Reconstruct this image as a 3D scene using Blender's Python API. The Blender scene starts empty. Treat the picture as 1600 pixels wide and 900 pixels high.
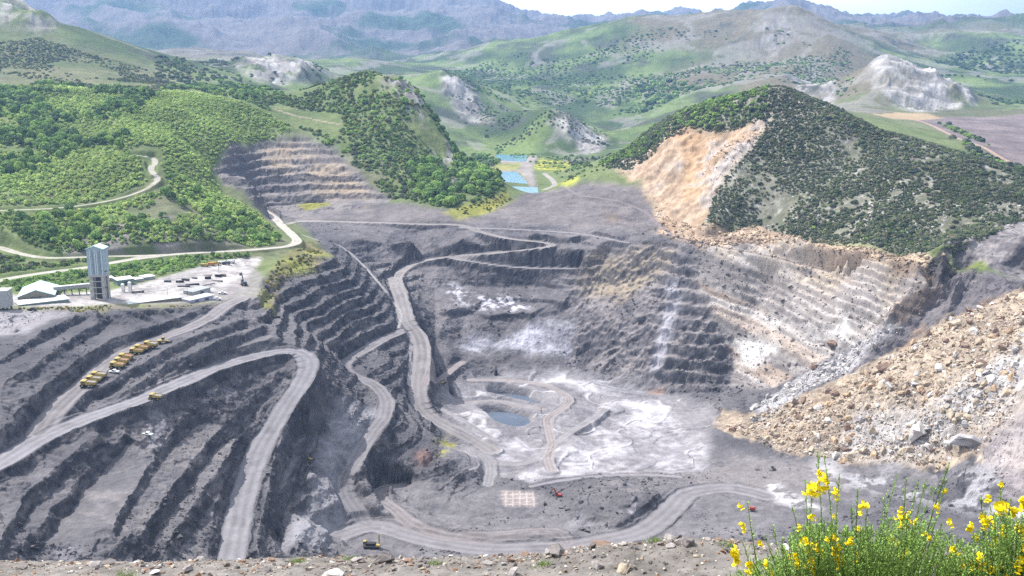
import bpy, math, random
import numpy as np
from mathutils import Vector
from mathutils.geometry import delaunay_2d_cdt
R = math.radians
rng = np.random.default_rng(7)
random.seed(7)
scene = bpy.context.scene
COL = scene.collection

# ------------------------------------------------------------------ camera, sky, sun, exposure
PITCH = R(11.76)
HFOV = R(55.0)
FPX = 800.0 / math.tan(HFOV / 2)
cam_data = bpy.data.cameras.new("camera")
cam_data.sensor_width = 36.0
cam_data.lens = 18.0 / math.tan(HFOV / 2)
cam_data.clip_start = 0.1
cam_data.clip_end = 60000.0
cam = bpy.data.objects.new("camera", cam_data)
cam.rotation_euler = (R(90) - PITCH, 0, 0)
COL.objects.link(cam)
scene.camera = cam

SUN_EL, SUN_AZ = R(54), R(-62)          # azimuth measured from +Y (view direction), negative = left
sun_dir = Vector((math.sin(SUN_AZ) * math.cos(SUN_EL), math.cos(SUN_AZ) * math.cos(SUN_EL), math.sin(SUN_EL)))
world = bpy.data.worlds.new("World")
scene.world = world
world.use_nodes = True
wn = world.node_tree
sky = wn.nodes.new("ShaderNodeTexSky")
sky.sky_type = 'NISHITA'
sky.sun_disc = False
sky.sun_elevation = SUN_EL
sky.sun_rotation = SUN_AZ
sky.altitude = 1200
sky.air_density = 0.8
sky.dust_density = 8.0
sky.ozone_density = 1.0
# thin bright cloud veil low over the mountains, thickest ahead, clearing to the right
tcs = wn.nodes.new("ShaderNodeTexCoord")
vdot = wn.nodes.new("ShaderNodeVectorMath"); vdot.operation = 'DOT_PRODUCT'
vdot.inputs[1].default_value = (math.sin(R(-2)), math.cos(R(-2)), 0.0)
vmr = wn.nodes.new("ShaderNodeMapRange"); vmr.interpolation_type = 'SMOOTHSTEP'
vmr.inputs[1].default_value = math.cos(R(34)); vmr.inputs[2].default_value = math.cos(R(9)); vmr.inputs[3].default_value = 0.3; vmr.inputs[4].default_value = 0.95
cnz = wn.nodes.new("ShaderNodeTexNoise"); cnz.inputs["Scale"].default_value = 5.0; cnz.inputs["Detail"].default_value = 6
cmp_ = wn.nodes.new("ShaderNodeMapping"); cmp_.inputs["Scale"].default_value = (1, 1, 4)
cmul = wn.nodes.new("ShaderNodeMath"); cmul.operation = 'MULTIPLY_ADD'; cmul.inputs[1].default_value = 0.5
cmix = wn.nodes.new("ShaderNodeMix"); cmix.data_type = 'RGBA'
wn.links.new(tcs.outputs["Generated"], vdot.inputs[0]); wn.links.new(vdot.outputs["Value"], vmr.inputs[0])
wn.links.new(tcs.outputs["Generated"], cmp_.inputs[0]); wn.links.new(cmp_.outputs[0], cnz.inputs["Vector"])
csub = wn.nodes.new("ShaderNodeMath"); csub.operation = 'SUBTRACT'; csub.inputs[1].default_value = 0.25; csub.use_clamp = True
wn.links.new(cnz.outputs["Fac"], cmul.inputs[0]); wn.links.new(vmr.outputs[0], cmul.inputs[2])
wn.links.new(cmul.outputs[0], csub.inputs[0]); wn.links.new(csub.outputs[0], cmix.inputs["Factor"])
wn.links.new(sky.outputs[0], cmix.inputs["A"]); cmix.inputs["B"].default_value = (12, 12.1, 12.2, 1)
wn.links.new(cmix.outputs["Result"], wn.nodes["Background"].inputs[0])
wn.nodes["Background"].inputs[1].default_value = 0.15
sl = bpy.data.lights.new("sun", 'SUN')
sl.energy = 5.0
sl.angle = R(0.53)
sl.color = (1.0, 0.965, 0.92)
so = bpy.data.objects.new("sun", sl)
so.rotation_euler = sun_dir.to_track_quat('Z', 'Y').to_euler()
so.location = sun_dir * 2000
COL.objects.link(so)
vs = scene.view_settings
vs.view_transform = 'Standard'
vs.look = 'None'
vs.exposure = 0.52
vs.gamma = 1.0
vs.use_curve_mapping = False
scene.render.engine = 'CYCLES'
cy = scene.cycles
cy.max_bounces = 4
cy.diffuse_bounces = 2
cy.glossy_bounces = 2
cy.transmission_bounces = 2
cy.transparent_max_bounces = 4
cy.volume_bounces = 0
cy.use_denoising = False
HAZE_DENSITY = 1.0 / 14500

# ------------------------------------------------------------------ survey helpers
CP, SP = math.cos(PITCH), math.sin(PITCH)


def ray(u, v):
    """direction of the sight line through a point of the 1600x900 survey photograph"""
    x = (u - 800.0) / FPX
    y = -(v - 450.0) / FPX
    return np.array((x, CP + y * SP, -SP + y * CP))


def at_h(u, v, h):
    """survey point H metres below the viewpoint"""
    d = ray(u, v)
    return d * (h / -d[2])


def at_d(u, v, dist):
    """survey point at ground distance dist"""
    d = ray(u, v)
    return d * (dist / d[1])


# ------------------------------------------------------------------ noise
def _hash(ix, iy, seed):
    h = (ix.astype(np.int64) * 374761393 + iy.astype(np.int64) * 668265263 + seed * 144665) & 0xFFFFFFFF
    h = ((h ^ (h >> 13)) * 1274126177) & 0xFFFFFFFF
    h = h ^ (h >> 16)
    return (h & 0xFFFF).astype(np.float32) / 32767.5 - 1.0


def vnoise(x, y, seed=0):
    x0 = np.floor(x); y0 = np.floor(y)
    fx = (x - x0).astype(np.float32); fy = (y - y0).astype(np.float32)
    ix = x0.astype(np.int32); iy = y0.astype(np.int32)
    sx = fx * fx * fx * (fx * (fx * 6 - 15) + 10)
    sy = fy * fy * fy * (fy * (fy * 6 - 15) + 10)
    a = _hash(ix, iy, seed); b = _hash(ix + 1, iy, seed)
    c = _hash(ix, iy + 1, seed); d = _hash(ix + 1, iy + 1, seed)
    return (a + (b - a) * sx) * (1 - sy) + (c + (d - c) * sx) * sy


def vnoise3(x, y, z, seed=0):
    z0 = np.floor(z); f = (z - z0).astype(np.float32); s = f * f * (3 - 2 * f)
    k = z0.astype(np.int32)
    out = np.zeros(np.shape(x), np.float32)
    for dz in (0, 1):
        # each level of height gets its own plane of noise
        oy = ((k + dz) * 57 % 9973).astype(np.float64)
        out += vnoise(x + oy * 3.17, y + oy * 1.71, seed) * (s if dz else 1 - s)
    return out


def fbm3(x, y, z, wl, octaves=3, seed=0, gain=0.55):
    out = 0.0; amp = 1.0; tot = 0.0
    for k in range(octaves):
        q = 2.07 ** k / wl
        ca, sa = math.cos(.7 + 1.1 * k), math.sin(.7 + 1.1 * k)
        out = out + vnoise3((x * ca - y * sa) * q + k * 7.7, (x * sa + y * ca) * q - k * 3.1, z * q + k * 1.3, seed + 13 * k) * amp
        tot += amp; amp *= gain
    return (out / tot).astype(np.float32)


def fbm(x, y, wl, octaves=4, seed=0, gain=0.5, ridged=False):
    out = 0.0; amp = 1.0; tot = 0.0
    c, s = math.cos(0.6), math.sin(0.6)
    px, py = x / wl, y / wl
    for k in range(octaves):
        n = vnoise(px, py, seed + k * 17)
        if ridged:
            n = 1.0 - 2.0 * np.abs(n)
        out = out + n * amp
        tot += amp
        amp *= gain
        px, py = (px * c - py * s) * 2.03 + 11.3, (px * s + py * c) * 2.03 - 5.7
    return (out / tot).astype(np.float32)


def sstep(a, b, x):
    t = np.clip((x - a) / (b - a), 0, 1)
    return t * t * (3 - 2 * t)


def blur(z, ra, rb, n=2):
    """box blur over columns (ra) and rows (rb) of the terrain grid"""
    for _ in range(n):
        for ax, r in ((1, ra), (0, rb)):
            r = int(r)
            if r < 1:
                continue
            pad = [(0, 0), (0, 0)]; pad[ax] = (r + 1, r)
            p = np.cumsum(np.pad(z, pad, mode='edge'), axis=ax, dtype=np.float64)
            hi = np.take(p, np.arange(2 * r + 1, p.shape[ax]), axis=ax)
            lo = np.take(p, np.arange(0, p.shape[ax] - 2 * r - 1), axis=ax)
            z = ((hi - lo) / (2 * r + 1)).astype(np.float32)
    return z
# ------------------------------------------------------------------ survey points of the land: (u, v) sights with a drop below the viewpoint or a distance
PTS = []


def H(h, *uv):
    for q in uv:
        PTS.append(at_h(q[0], q[1], q[2] if len(q) > 2 else h))


def DD(dist, *uv):
    for q in uv:
        PTS.append(at_d(q[0], q[1], q[2] if len(q) > 2 else dist))


def W(*xyz):
    PTS.extend(np.array(q, float) for q in xyz)


def LINE(pts, step=12.0):
    """breakline: survey points (u, v, h) densified"""
    w = [at_h(*p) for p in pts]
    for a, b in zip(w[:-1], w[1:]):
        n = max(1, int(np.linalg.norm(b[:2] - a[:2]) / step))
        for k in range(n):
            PTS.append(a + (b - a) * k / n)
    PTS.append(w[-1])


def FACE(pts, batter=0.45):
    """a bench face surveyed by its crest (u, v, drop) and the offset (du, dv) to its toe, cut at the given batter"""
    C = [at_h(p[0], p[1], p[4]) for p in pts]
    T = []
    for i, p in enumerate(pts):
        d = (C[min(len(C) - 1, i + 1)] - C[max(0, i - 1)])[:2]
        n = np.array((d[1], -d[0])) / np.linalg.norm(d)
        n = -n if (n[0] < 0 if abs(n[0]) > abs(n[1]) else n[1] > 0) else n          # faces look into the pit
        r = ray(p[0] + p[2], p[1] + p[3]); r = r / -r[2]
        ht = (C[i][:2] @ n - batter * p[4]) / (r[:2] @ n - batter)
        T.append(at_h(p[0] + p[2], p[1] + p[3], min(max(ht, p[4] + .3), p[4] + 18)))
    for L in (C, T):
        for p, q in zip(L[:-1], L[1:]):
            n = max(1, int(np.linalg.norm((q - p)[:2]) / 2))
            PTS.extend(p + (q - p) * k / n for k in range(n))
        PTS.append(L[-1])


# under the viewpoint rim
for a in (-0.66, -0.5, -0.3, -0.1, 0.1, 0.3, 0.5, 0.66):
    W((a * 13, 13, -7.6), (a * 60, 60, -46), (a * 110, 110, -82), (a * 200, 200, -140))
W((-190, 290, -176), (-250, 330, -150), (-120, 300, -205), (-50, 330, -225), (0, 360, -240), (0, 430, -255), (60, 400, -245), (130, 380, -225), (200, 370, -205), (250, 370, -185))
W((-62, 430, -256), (-100, 420, -250))
# pit floor
H(270, (700, 715), (760, 600), (740, 590, 262), (800, 577, 260), (850, 577, 260), (900, 584, 262), (950, 594, 264), (1000, 608, 267), (1060, 615), (1100, 630), (1130, 660), (1040, 660, 273), (960, 650, 273), (880, 640, 268),
  (1000, 700, 273), (950, 700, 273), (925, 672, 273), (860, 690, 269), (1060, 700, 272), (1100, 735), (1000, 738, 272), (950, 735, 273), (900, 745), (850, 742), (800, 745), (800, 700), (780, 720), (880, 720), (700, 600, 266), (840, 600))
FACE([(914, 632, 8, 9, 267.5), (903, 648, 8, 10, 267.5), (888, 661, 7, 10, 268), (874, 672, 6, 8, 268.5)])
FACE([(915, 688, 8, 10, 268.5), (897, 699, 8, 12, 268), (874, 711, 8, 13, 268), (857, 724, 8, 12, 268.5), (850, 738, 6, 8, 269)])
FACE([(624, 788, 0, 5, 261), (680, 793, 0, 6, 261.5), (740, 794, 0, 6, 261.5), (834, 790, 0, 6, 261.5)])
FACE([(600, 758, 4, 4, 257), (640, 756, 0, 5, 258), (680, 762, 0, 6, 260)])
# lower ring and mounds
H(260, (530, 833), (550, 850), (581, 820), (631, 838), (692, 850), (766, 860), (834, 860), (900, 855), (952, 845), (1002, 831), (1036, 808), (1056, 788), (1070, 770), (640, 870), (760, 880), (900, 880),
  (1094, 764, 262), (1144, 762, 262), (1195, 771, 261), (1246, 790, 259), (1200, 830, 257), (1100, 850, 258), (1000, 870, 259))
H(257, (591, 766), (597, 784), (621, 800), (645, 816), (692, 832), (766, 835), (850, 830), (881, 836))
H(262, (640, 790), (700, 795), (790, 790), (840, 790), (760, 815), (700, 812), (850, 812), (608, 762, 259), (640, 762, 261), (665, 778, 261), (720, 760, 266), (760, 768, 267), (820, 765, 266))
H(249, (950, 768), (985, 775), (960, 750, 254), (920, 790, 256), (1000, 800, 257), (1030, 765, 258))
H(262, (1330, 722), (1250, 752, 262), (1400, 760, 258), (1450, 790, 252), (1480, 740, 250), (1330, 800, 257))
# ridge of dark spoil left of the ring road
H(240, (585, 690, 231), (580, 720, 235), (600, 740, 242), (610, 670, 230), (640, 700, 242), (690, 690, 250), (720, 715, 253), (740, 735, 262), (650, 740, 252), (700, 745, 259), (560, 745, 240), (577, 770, 249), (640, 650, 238))
# left wall, crests and toes looking from the plant down to the floor
LINE([(0, 492, 142), (60, 487, 143), (150, 487, 144.5), (250, 480, 147.5), (310, 478, 150), (354, 473, 153), (400, 470, 153), (415, 440, 152), (420, 415, 151), (470, 405, 151), (515, 402, 152)])
H(152, (0, 470, 142), (100, 465, 143.5), (200, 465, 146), (300, 460, 149), (380, 450), (200, 440, 146), (300, 425, 148), (380, 410, 149), (100, 440, 144), (20, 455, 142), (415, 398, 147), (450, 392, 146))
W((-450, 600, -142), (-420, 530, -148), (-330, 430, -165), (-300, 380, -170))
H(160, (0, 610, 155), (0, 650, 158.5), (40, 640, 159), (0, 530, 145), (20, 515, 143.5))
H(176, (0, 790, 176.5), (40, 740, 175.5), (110, 690, 175), (160, 660, 175), (200, 640, 175), (250, 625, 177))


def crest(l):
    return [(u, v, 0, vt - v, h) for u, v, vt, h in l]


FACE(crest([(200, 484, 494, 146.5), (225, 482, 495, 147.5), (250, 481, 491, 148.5), (290, 480, 485, 150)]))
FACE(crest([(0, 562, 570, 147), (30, 545, 555, 146.5), (45, 535, 545, 146.3), (60, 523, 538, 146), (78, 514, 531, 146), (100, 503, 517, 146.5), (125, 494, 503, 147)]))
FACE(crest([(0, 606, 612, 153), (16, 594, 602, 152.6), (36, 583, 596, 152.4), (54, 574, 590, 152), (70, 560, 572, 151.5), (85, 548, 558, 151), (108, 533, 547, 150.5), (120, 522, 539, 150.3), (150, 507, 522, 150), (168, 498, 508, 150)]))
FACE(crest([(0, 690, 712, 164), (51, 629, 640, 161), (78, 598, 610, 159.5), (117, 570, 584, 158), (149, 547, 561, 157), (180, 527, 541, 155.5), (219, 518, 531, 154.5), (258, 504, 517, 153.5), (297, 490, 505, 152), (332, 478, 487, 152)]))
FACE(crest([(129, 617, 635, 167.5), (172, 598, 615, 165.5), (219, 570, 586, 162.5), (258, 547, 562, 160.5), (297, 527, 539, 158.5), (344, 512, 527, 158), (387, 496, 509, 159)]))
FACE(crest([(196, 613, 618, 169.5), (235, 588, 597, 168.5), (266, 566, 580, 167), (305, 553, 567, 166), (332, 539, 556, 164.5), (371, 523, 541, 164.5), (411, 511, 524, 165)]))
FACE(crest([(300, 577, 578, 173.3), (328, 566, 571, 172.3), (364, 555, 563, 171.8), (399, 541, 553, 171), (426, 527, 541, 170)]))
FACE(crest([(-10, 880, 915, 178), (20, 816, 850, 178), (44, 769, 805, 177.5), (74, 745, 778, 177), (108, 715, 740, 176.5), (150, 680, 690, 175.5)]))
FACE(crest([(37, 867, 900, 186), (84, 796, 832, 185.5), (111, 769, 800, 185), (128, 742, 770, 185), (162, 711, 738, 184.5), (200, 680, 690, 182)]))
FACE(crest([(148, 870, 905, 193), (189, 802, 825, 193), (216, 752, 775, 192.5), (246, 711, 730, 191.5), (270, 678, 700, 190), (300, 640, 668, 187), (322, 634, 660, 187)]))
FACE(crest([(202, 870, 900, 200), (236, 809, 850, 200), (270, 762, 800, 200), (304, 718, 750, 199.5), (331, 684, 712, 198.5), (364, 657, 685, 197), (391, 627, 655, 194.5), (418, 600, 618, 189.5), (440, 578, 590, 184.5)]))
FACE(crest([(246, 880, 910, 209), (287, 809, 850, 208.5), (321, 762, 800, 208), (351, 721, 750, 206.5), (375, 691, 712, 204)]))
FACE([(488, 585, 18, 8, 186), (463, 617, 20, 6, 195.5), (448, 660, 20, 6, 205), (436, 703, 19, 6, 213.5), (424, 742, 17, 6, 219.5), (416, 778, 14, 6, 223), (411, 805, 11, 6, 225), (402, 860, 9, 6, 227)])
FACE([(540, 631, 6, 12, 211), (504, 645, 12, 12, 212), (487, 660, 16, 8, 215), (477, 688, 16, 8, 220), (463, 727, 16, 8, 226), (448, 758, 14, 8, 229.5), (432, 785, 14, 8, 232), (420, 840, 14, 8, 235)])
H(240, (520, 860, 254), (490, 740, 231), (520, 700, 228), (530, 665, 223), (542, 648, 219), (505, 820, 241), (500, 690, 225), (470, 830, 238), (450, 870, 238))
# terraced corner below the plant
LINE([(400, 485, 159), (430, 520, 169), (455, 538, 175)])
H(165, (430, 465, 163), (470, 440, 161), (510, 420, 158), (545, 405, 165), (450, 500, 172), (500, 470, 174), (550, 440, 171), (590, 455, 187), (490, 520, 181), (550, 490, 191), (600, 480, 198), (500, 540, 193), (520, 545, 202), (560, 520, 204), (605, 510, 206))
H(230, (600, 560, 215), (570, 580, 218), (620, 580, 224), (620, 640, 237), (580, 640, 227), (560, 620, 222.5))
# far wall and bowl
H(150, (460, 343, 147), (530, 347), (620, 349), (700, 351), (750, 351, 149), (834, 354, 149), (935, 359, 150), (1019, 367, 152), (1060, 378, 154))
H(155, (560, 372, 156), (600, 380, 164), (570, 400, 172), (590, 430, 185), (640, 370, 157), (720, 375, 160), (700, 385, 167), (640, 395, 175))
H(165, (780, 400, 175), (900, 385, 165), (960, 380, 161), (700, 415, 185), (800, 420, 186), (900, 420, 184), (680, 450, 203), (760, 450, 203), (850, 450, 202), (900, 450, 200), (680, 490, 221), (740, 490, 221), (800, 490, 221), (880, 490, 221),
  (680, 530, 236), (720, 530, 240), (780, 530, 240), (860, 530, 240), (880, 560, 253), (820, 556, 252), (760, 556, 252), (720, 560, 252), (700, 585, 258), (680, 570, 250))
FACE([(698, 483, 2, 12, 215), (715, 480, 2, 14, 215), (731, 480, 0, 12, 215.5)])
FACE([(766, 493, 0, 5, 221), (790, 489, 0, 10, 219.5), (810, 488, 0, 11, 219.5), (828, 490, 0, 9, 220)])
FACE([(840, 369, 0, 2, 156), (870, 371, 0, 4, 156.5), (894, 374, 0, 6, 157.5), (932, 381, 0, 5, 160)])
FACE([(861, 391, 0, 2, 168), (890, 394, 0, 3, 168.5), (918, 398, 0, 3, 169)])
FACE([(720, 446, 0, 3, 201), (760, 445, 0, 4, 200.5), (830, 444, 0, 4, 200), (880, 447, 0, 6, 199)])
FACE([(760, 468, 0, 3, 211), (800, 466, 0, 5, 210.5), (850, 468, 0, 6, 210), (880, 470, 0, 7, 209.5)])
# buttress right of the bowl
H(150, (1070, 385, 155), (1000, 390, 163), (950, 400, 172), (1000, 430, 187), (930, 450, 200), (1050, 430, 182), (1060, 480, 207), (1000, 500, 218), (930, 500, 222), (900, 570, 260), (950, 560, 250), (1000, 560, 246), (1060, 540, 233), (1100, 440, 184), (1090, 500, 214), (1080, 560, 241), (1050, 600, 262), (1120, 580, 250), (1140, 530, 228))
# bedded slab
H(157, (1090, 387), (1200, 387, 154), (1300, 402, 152), (1400, 422, 152), (1480, 432, 153), (1450, 445, 161))
H(192, (1200, 460), (1200, 520, 219), (1200, 570, 241), (1200, 602, 255), (1300, 460, 180), (1300, 510, 202), (1310, 548, 218), (1400, 470, 174), (1130, 602, 262), (1150, 632, 265), (1380, 508, 190))
# ramp of black spoil
H(155, (1590, 442, 149), (1540, 460, 159), (1480, 480, 170), (1430, 515, 190), (1350, 555, 212), (1290, 590, 231), (1230, 630, 248), (1180, 655, 260), (1500, 440, 158))
# talus
H(262, (1120, 672, 268), (1250, 612, 242), (1330, 580, 225), (1420, 535, 199), (1480, 500, 180), (1540, 475, 165), (1200, 702, 266), (1300, 725, 262), (1400, 725, 254), (1300, 650, 243), (1400, 600, 213), (1400, 680, 239), (1500, 540, 184), (1500, 620, 206), (1500, 700, 232), (1500, 740, 243), (1600, 462, 157), (1600, 500, 165), (1600, 560, 178), (1600, 620, 195), (1600, 690, 214), (1600, 800, 240), (1220, 665, 256))
W((430, 690, -150), (400, 580, -165), (450, 760, -142), (330, 480, -215), (300, 430, -205), (320, 420, -190))
# bench above the slab and the bush hill
H(148, (1120, 365, 148), (1200, 372, 147), (1270, 385, 146), (1350, 400, 144), (1440, 412, 143), (1500, 427, 147), (1560, 430, 146), (1600, 437, 147))
H(134, (1110, 338), (1180, 338, 132), (1250, 358, 132), (1330, 375, 133), (1400, 386, 133), (1480, 372, 122), (1600, 372, 122))
FACE(crest([(1060, 338, 350, 139), (1100, 352, 370, 140), (1145, 345, 368, 138.5), (1190, 350, 375, 138), (1230, 361, 383, 138), (1270, 374, 398, 138), (1300, 378, 398, 138.5), (1340, 385, 402, 139), (1400, 396, 424, 138), (1440, 402, 420, 138)]))
FACE(crest([(1490, 374, 414, 127), (1520, 368, 420, 126), (1560, 372, 420, 126), (1588, 392, 430, 131)]))
FACE(crest([(1370, 506, 510, 187), (1400, 480, 505, 176), (1440, 456, 490, 163), (1480, 440, 470, 155.5), (1512, 432, 452, 150.5)]))
DD(1000, (960, 262, 1420), (1000, 207, 1350), (1060, 167, 1300), (1120, 150, 1250), (1180, 134, 1200), (1210, 125, 1180), (1260, 144, 1150), (1330, 178, 1090), (1400, 203, 1070), (1480, 231, 1030), (1600, 274, 980), (1250, 250, 1052), (1250, 300, 1009),
   (1400, 300, 940), (1550, 340, 870), (1120, 250, 1129), (1180, 200, 1130), (1160, 300, 1035))
W((640, 1000, -90), (560, 850, -125), (660, 860, -120))
DD(1500, (1000, 207, 1650), (1120, 170, 1600), (1210, 160, 1600), (1330, 200, 1450), (1480, 260, 1200))
# orange scar
H(118, (1010, 272, 105), (1040, 216, 65), (1130, 202, 50), (1020, 312, 131), (1080, 300, 118), (1060, 350, 146), (1085, 372, 154), (990, 268, 108))
# spoil bank below the ponds
H(142, (800, 320, 144), (760, 338, 147), (830, 304, 135), (870, 295, 129), (900, 291, 125), (950, 288, 122), (1000, 284, 118), (950, 340, 147), (900, 330, 142), (1020, 362, 151), (860, 330, 144), (980, 310, 131))
# settling ponds and the valley
W((-80, 1330, -150), (20, 1330, -150), (80, 1400, -150), (120, 1500, -148), (-90, 1700, -150), (60, 1700, -150), (120, 1750, -147), (-120, 2150, -150), (60, 2150, -150), (150, 2100, -142), (-60, 1420, -150))
W((150, 1380, -135), (200, 1600, -120), (260, 1800, -110))
# platform and the small quarry
H(141, (405, 323, 142), (450, 320, 141.5), (500, 318, 141), (560, 320), (600, 319), (650, 325, 142), (690, 330, 143.5), (600, 333, 145), (500, 335, 145), (440, 352, 147), (480, 360, 150), (520, 385, 156))
DD(1200, (340, 300, 1105), (335, 268, 1125), (400, 236, 1260), (450, 217, 1330), (480, 215, 1340), (530, 255, 1270), (560, 285, 1215), (420, 300, 1170), (480, 300, 1185), (480, 260, 1250), (400, 268, 1200))
# middle green hill
DD(1400, (622, 72, 1500), (600, 77, 1515), (575, 84, 1540), (550, 89, 1560), (515, 98, 1580), (480, 108, 1600), (440, 136, 1600), (648, 105, 1470), (680, 155, 1420), (705, 188, 1380), (725, 230, 1330), (760, 268, 1270), (785, 300, 1200), (700, 326, 1105), (730, 318, 1120), (640, 308, 1160),
   (600, 220, 1330), (560, 270, 1230), (500, 180, 1420), (650, 250, 1270), (690, 270, 1240), (620, 160, 1420), (540, 150, 1480))
W((-330, 1900, -60), (-250, 1800, -90), (-180, 1700, -120), (-420, 2200, -50), (-520, 1850, -20), (-120, 1550, -140))
# left hills
DD(1000, (240, 148, 1330), (300, 143, 1350), (380, 164, 1380), (450, 195, 1360), (0, 140, 1320), (100, 136, 1370), (180, 142, 1400), (0, 230, 1040), (150, 232, 1060), (100, 195, 1150), (0, 180, 1170), (240, 246, 985), (150, 322, 904), (0, 326, 867),
   (250, 292, 945), (330, 302, 1030), (380, 322, 1040), (405, 345, 1005), (300, 352, 860), (200, 372, 827), (60, 378, 800), (0, 362, 812), (300, 220, 1100), (380, 250, 1100), (350, 200, 1200), (230, 190, 1180), (60, 260, 985), (170, 262, 975), (400, 375, 905))
W((-560, 850, -110), (-640, 1000, -70), (-760, 1200, -30), (-540, 760, -140), (-900, 1400, 10))
# upper left slope and its rock
DD(2000, (0, 45, 2000), (30, -2, 2050), (60, 22, 2050), (92, 50, 2000), (130, 74, 1950), (200, 98, 1900), (262, 116, 1850), (330, 138, 1800), (0, 100, 1650), (130, 118, 1600), (60, 130, 1480), (220, 138, 1520), (-60, -20, 2050), (300, 140, 1560), (-150, -30, 2000), (-150, 60, 1700), (0, 30, 2500), (150, 90, 2500), (-150, 30, 2600))
# rocky hill behind
DD(2500, (350, 106, 2500), (385, 99, 2450), (425, 91, 2450), (462, 96, 2450), (495, 106, 2500), (430, 128, 2250), (520, 130, 2500), (260, 92, 2900), (310, 98, 2900), (400, 112, 3300), (520, 120, 3200))
# brown mound, fins, spur
DD(2400, (860, 150, 2300), (900, 172, 2350), (945, 210, 2400), (830, 165, 2480), (790, 172, 2550), (760, 192, 2550), (880, 240, 2120), (800, 233, 2250), (940, 250, 1900), (980, 225, 2300), (700, 112, 2900), (740, 165, 2750), (770, 188, 2700), (690, 150, 2700), (720, 195, 2500), (870, 190, 2900), (930, 205, 2900), (985, 215, 2800))
# big hill behind on the right
DD(4000, (690, 98, 4200), (740, 70, 4250), (800, 56, 4300), (880, 50, 4300), (960, 36, 4250), (1040, 28, 4200), (1130, 20, 4200), (1180, 24, 4100), (1222, 4, 4000), (1262, 38, 3900), (1320, 74, 3700), (1380, 126, 3400), (1330, 170, 2300), (1420, 170, 3000), (1460, 190, 2900), (800, 150, 3200), (900, 160, 3200), (1000, 175, 3000), (1100, 150, 3000), (1200, 140, 2800), (1100, 100, 3600), (900, 120, 3700), (1250, 110, 3300), (1000, 130, 3500), (1290, 160, 2700))
# crag
DD(2700, (1352, 108, 2750), (1392, 79, 2750), (1422, 93, 2720), (1465, 121, 2700), (1500, 141, 2650), (1524, 168, 2600), (1370, 148, 2500), (1440, 172, 2450), (1500, 175, 2450))
# purple field at right
DD(2000, (1380, 182, 2000), (1400, 176, 2200), (1500, 180, 2250), (1600, 188, 2250), (1600, 235, 1500), (1600, 272, 1180), (1500, 215, 1600), (1440, 195, 1800), (1700, 190, 2200), (1750, 280, 1200))
# hills at right
DD(4800, (1440, 76, 4600), (1490, 62, 4700), (1550, 46, 4900), (1600, 40, 5000), (1700, 50, 5000), (1500, 170, 2900), (1600, 170, 2900), (1550, 120, 3700), (1700, 160, 3000), (1800, 60, 5000), (1800, 160, 3000))
# ranges
DD(6000, (-150, 60, 5000), (100, 80, 5000), (300, 85, 5200), (420, 75, 5400), (520, 70, 5600), (600, 82, 5600), (660, 100, 5200), (200, 60, 5600), (0, 60, 5200), (-150, 10, 6500), (450, 100, 4300), (600, 112, 4600), (150, 90, 4000), (300, 100, 4000))
DD(9000, (-250, -60), (-100, -70), (60, -55), (160, -60), (250, -65), (350, -45), (400, -22), (470, -30), (540, -14), (600, -10), (640, 2), (690, -6), (720, 8), (765, 8), (805, 26), (860, 36), (905, 44), (960, 36), (968, 32), (990, 40), (1040, 48))
DD(7300, (100, 25), (250, 20), (400, 35), (560, 40), (700, 50), (800, 62), (900, 62), (0, 20), (1000, 70))
DD(8000, (1060, 54, 8500), (1110, 45, 8500), (1150, 42, 8500), (1192, 34, 8500), (1225, 42, 8500), (1280, 35, 8000), (1310, 44, 8000), (1340, 53, 8000), (1352, 56, 8000), (1390, 54, 8000), (1440, 50, 7500), (1480, 54, 7000), (1550, 54, 6800), (1600, 58, 6800), (1700, 50, 6800), (1300, 72, 6000), (1400, 85, 5800), (1500, 75, 5600), (1800, 50, 6800))
DD(13000, (930, 50), (985, 41), (1030, 29), (1068, 38), (1110, 33), (1142, 40), (1180, 50), (1212, 36), (1226, 30), (1244, 40), (1300, 55), (1345, 50), (1368, 43), (1402, 42), (1420, 50), (1500, 62), (1600, 65), (700, 40), (400, 40), (100, 40), (-200, 40), (1800, 65))
DD(11000, (1030, 52), (1110, 50), (1226, 52), (1300, 60), (1390, 58), (1500, 70), (1650, 70), (800, 60), (500, 40), (200, 20), (-200, 20))
DD(16000, (-300, 70), (200, 70), (500, 70), (800, 70), (1100, 70), (1300, 70), (1600, 75), (1900, 75))

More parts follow.
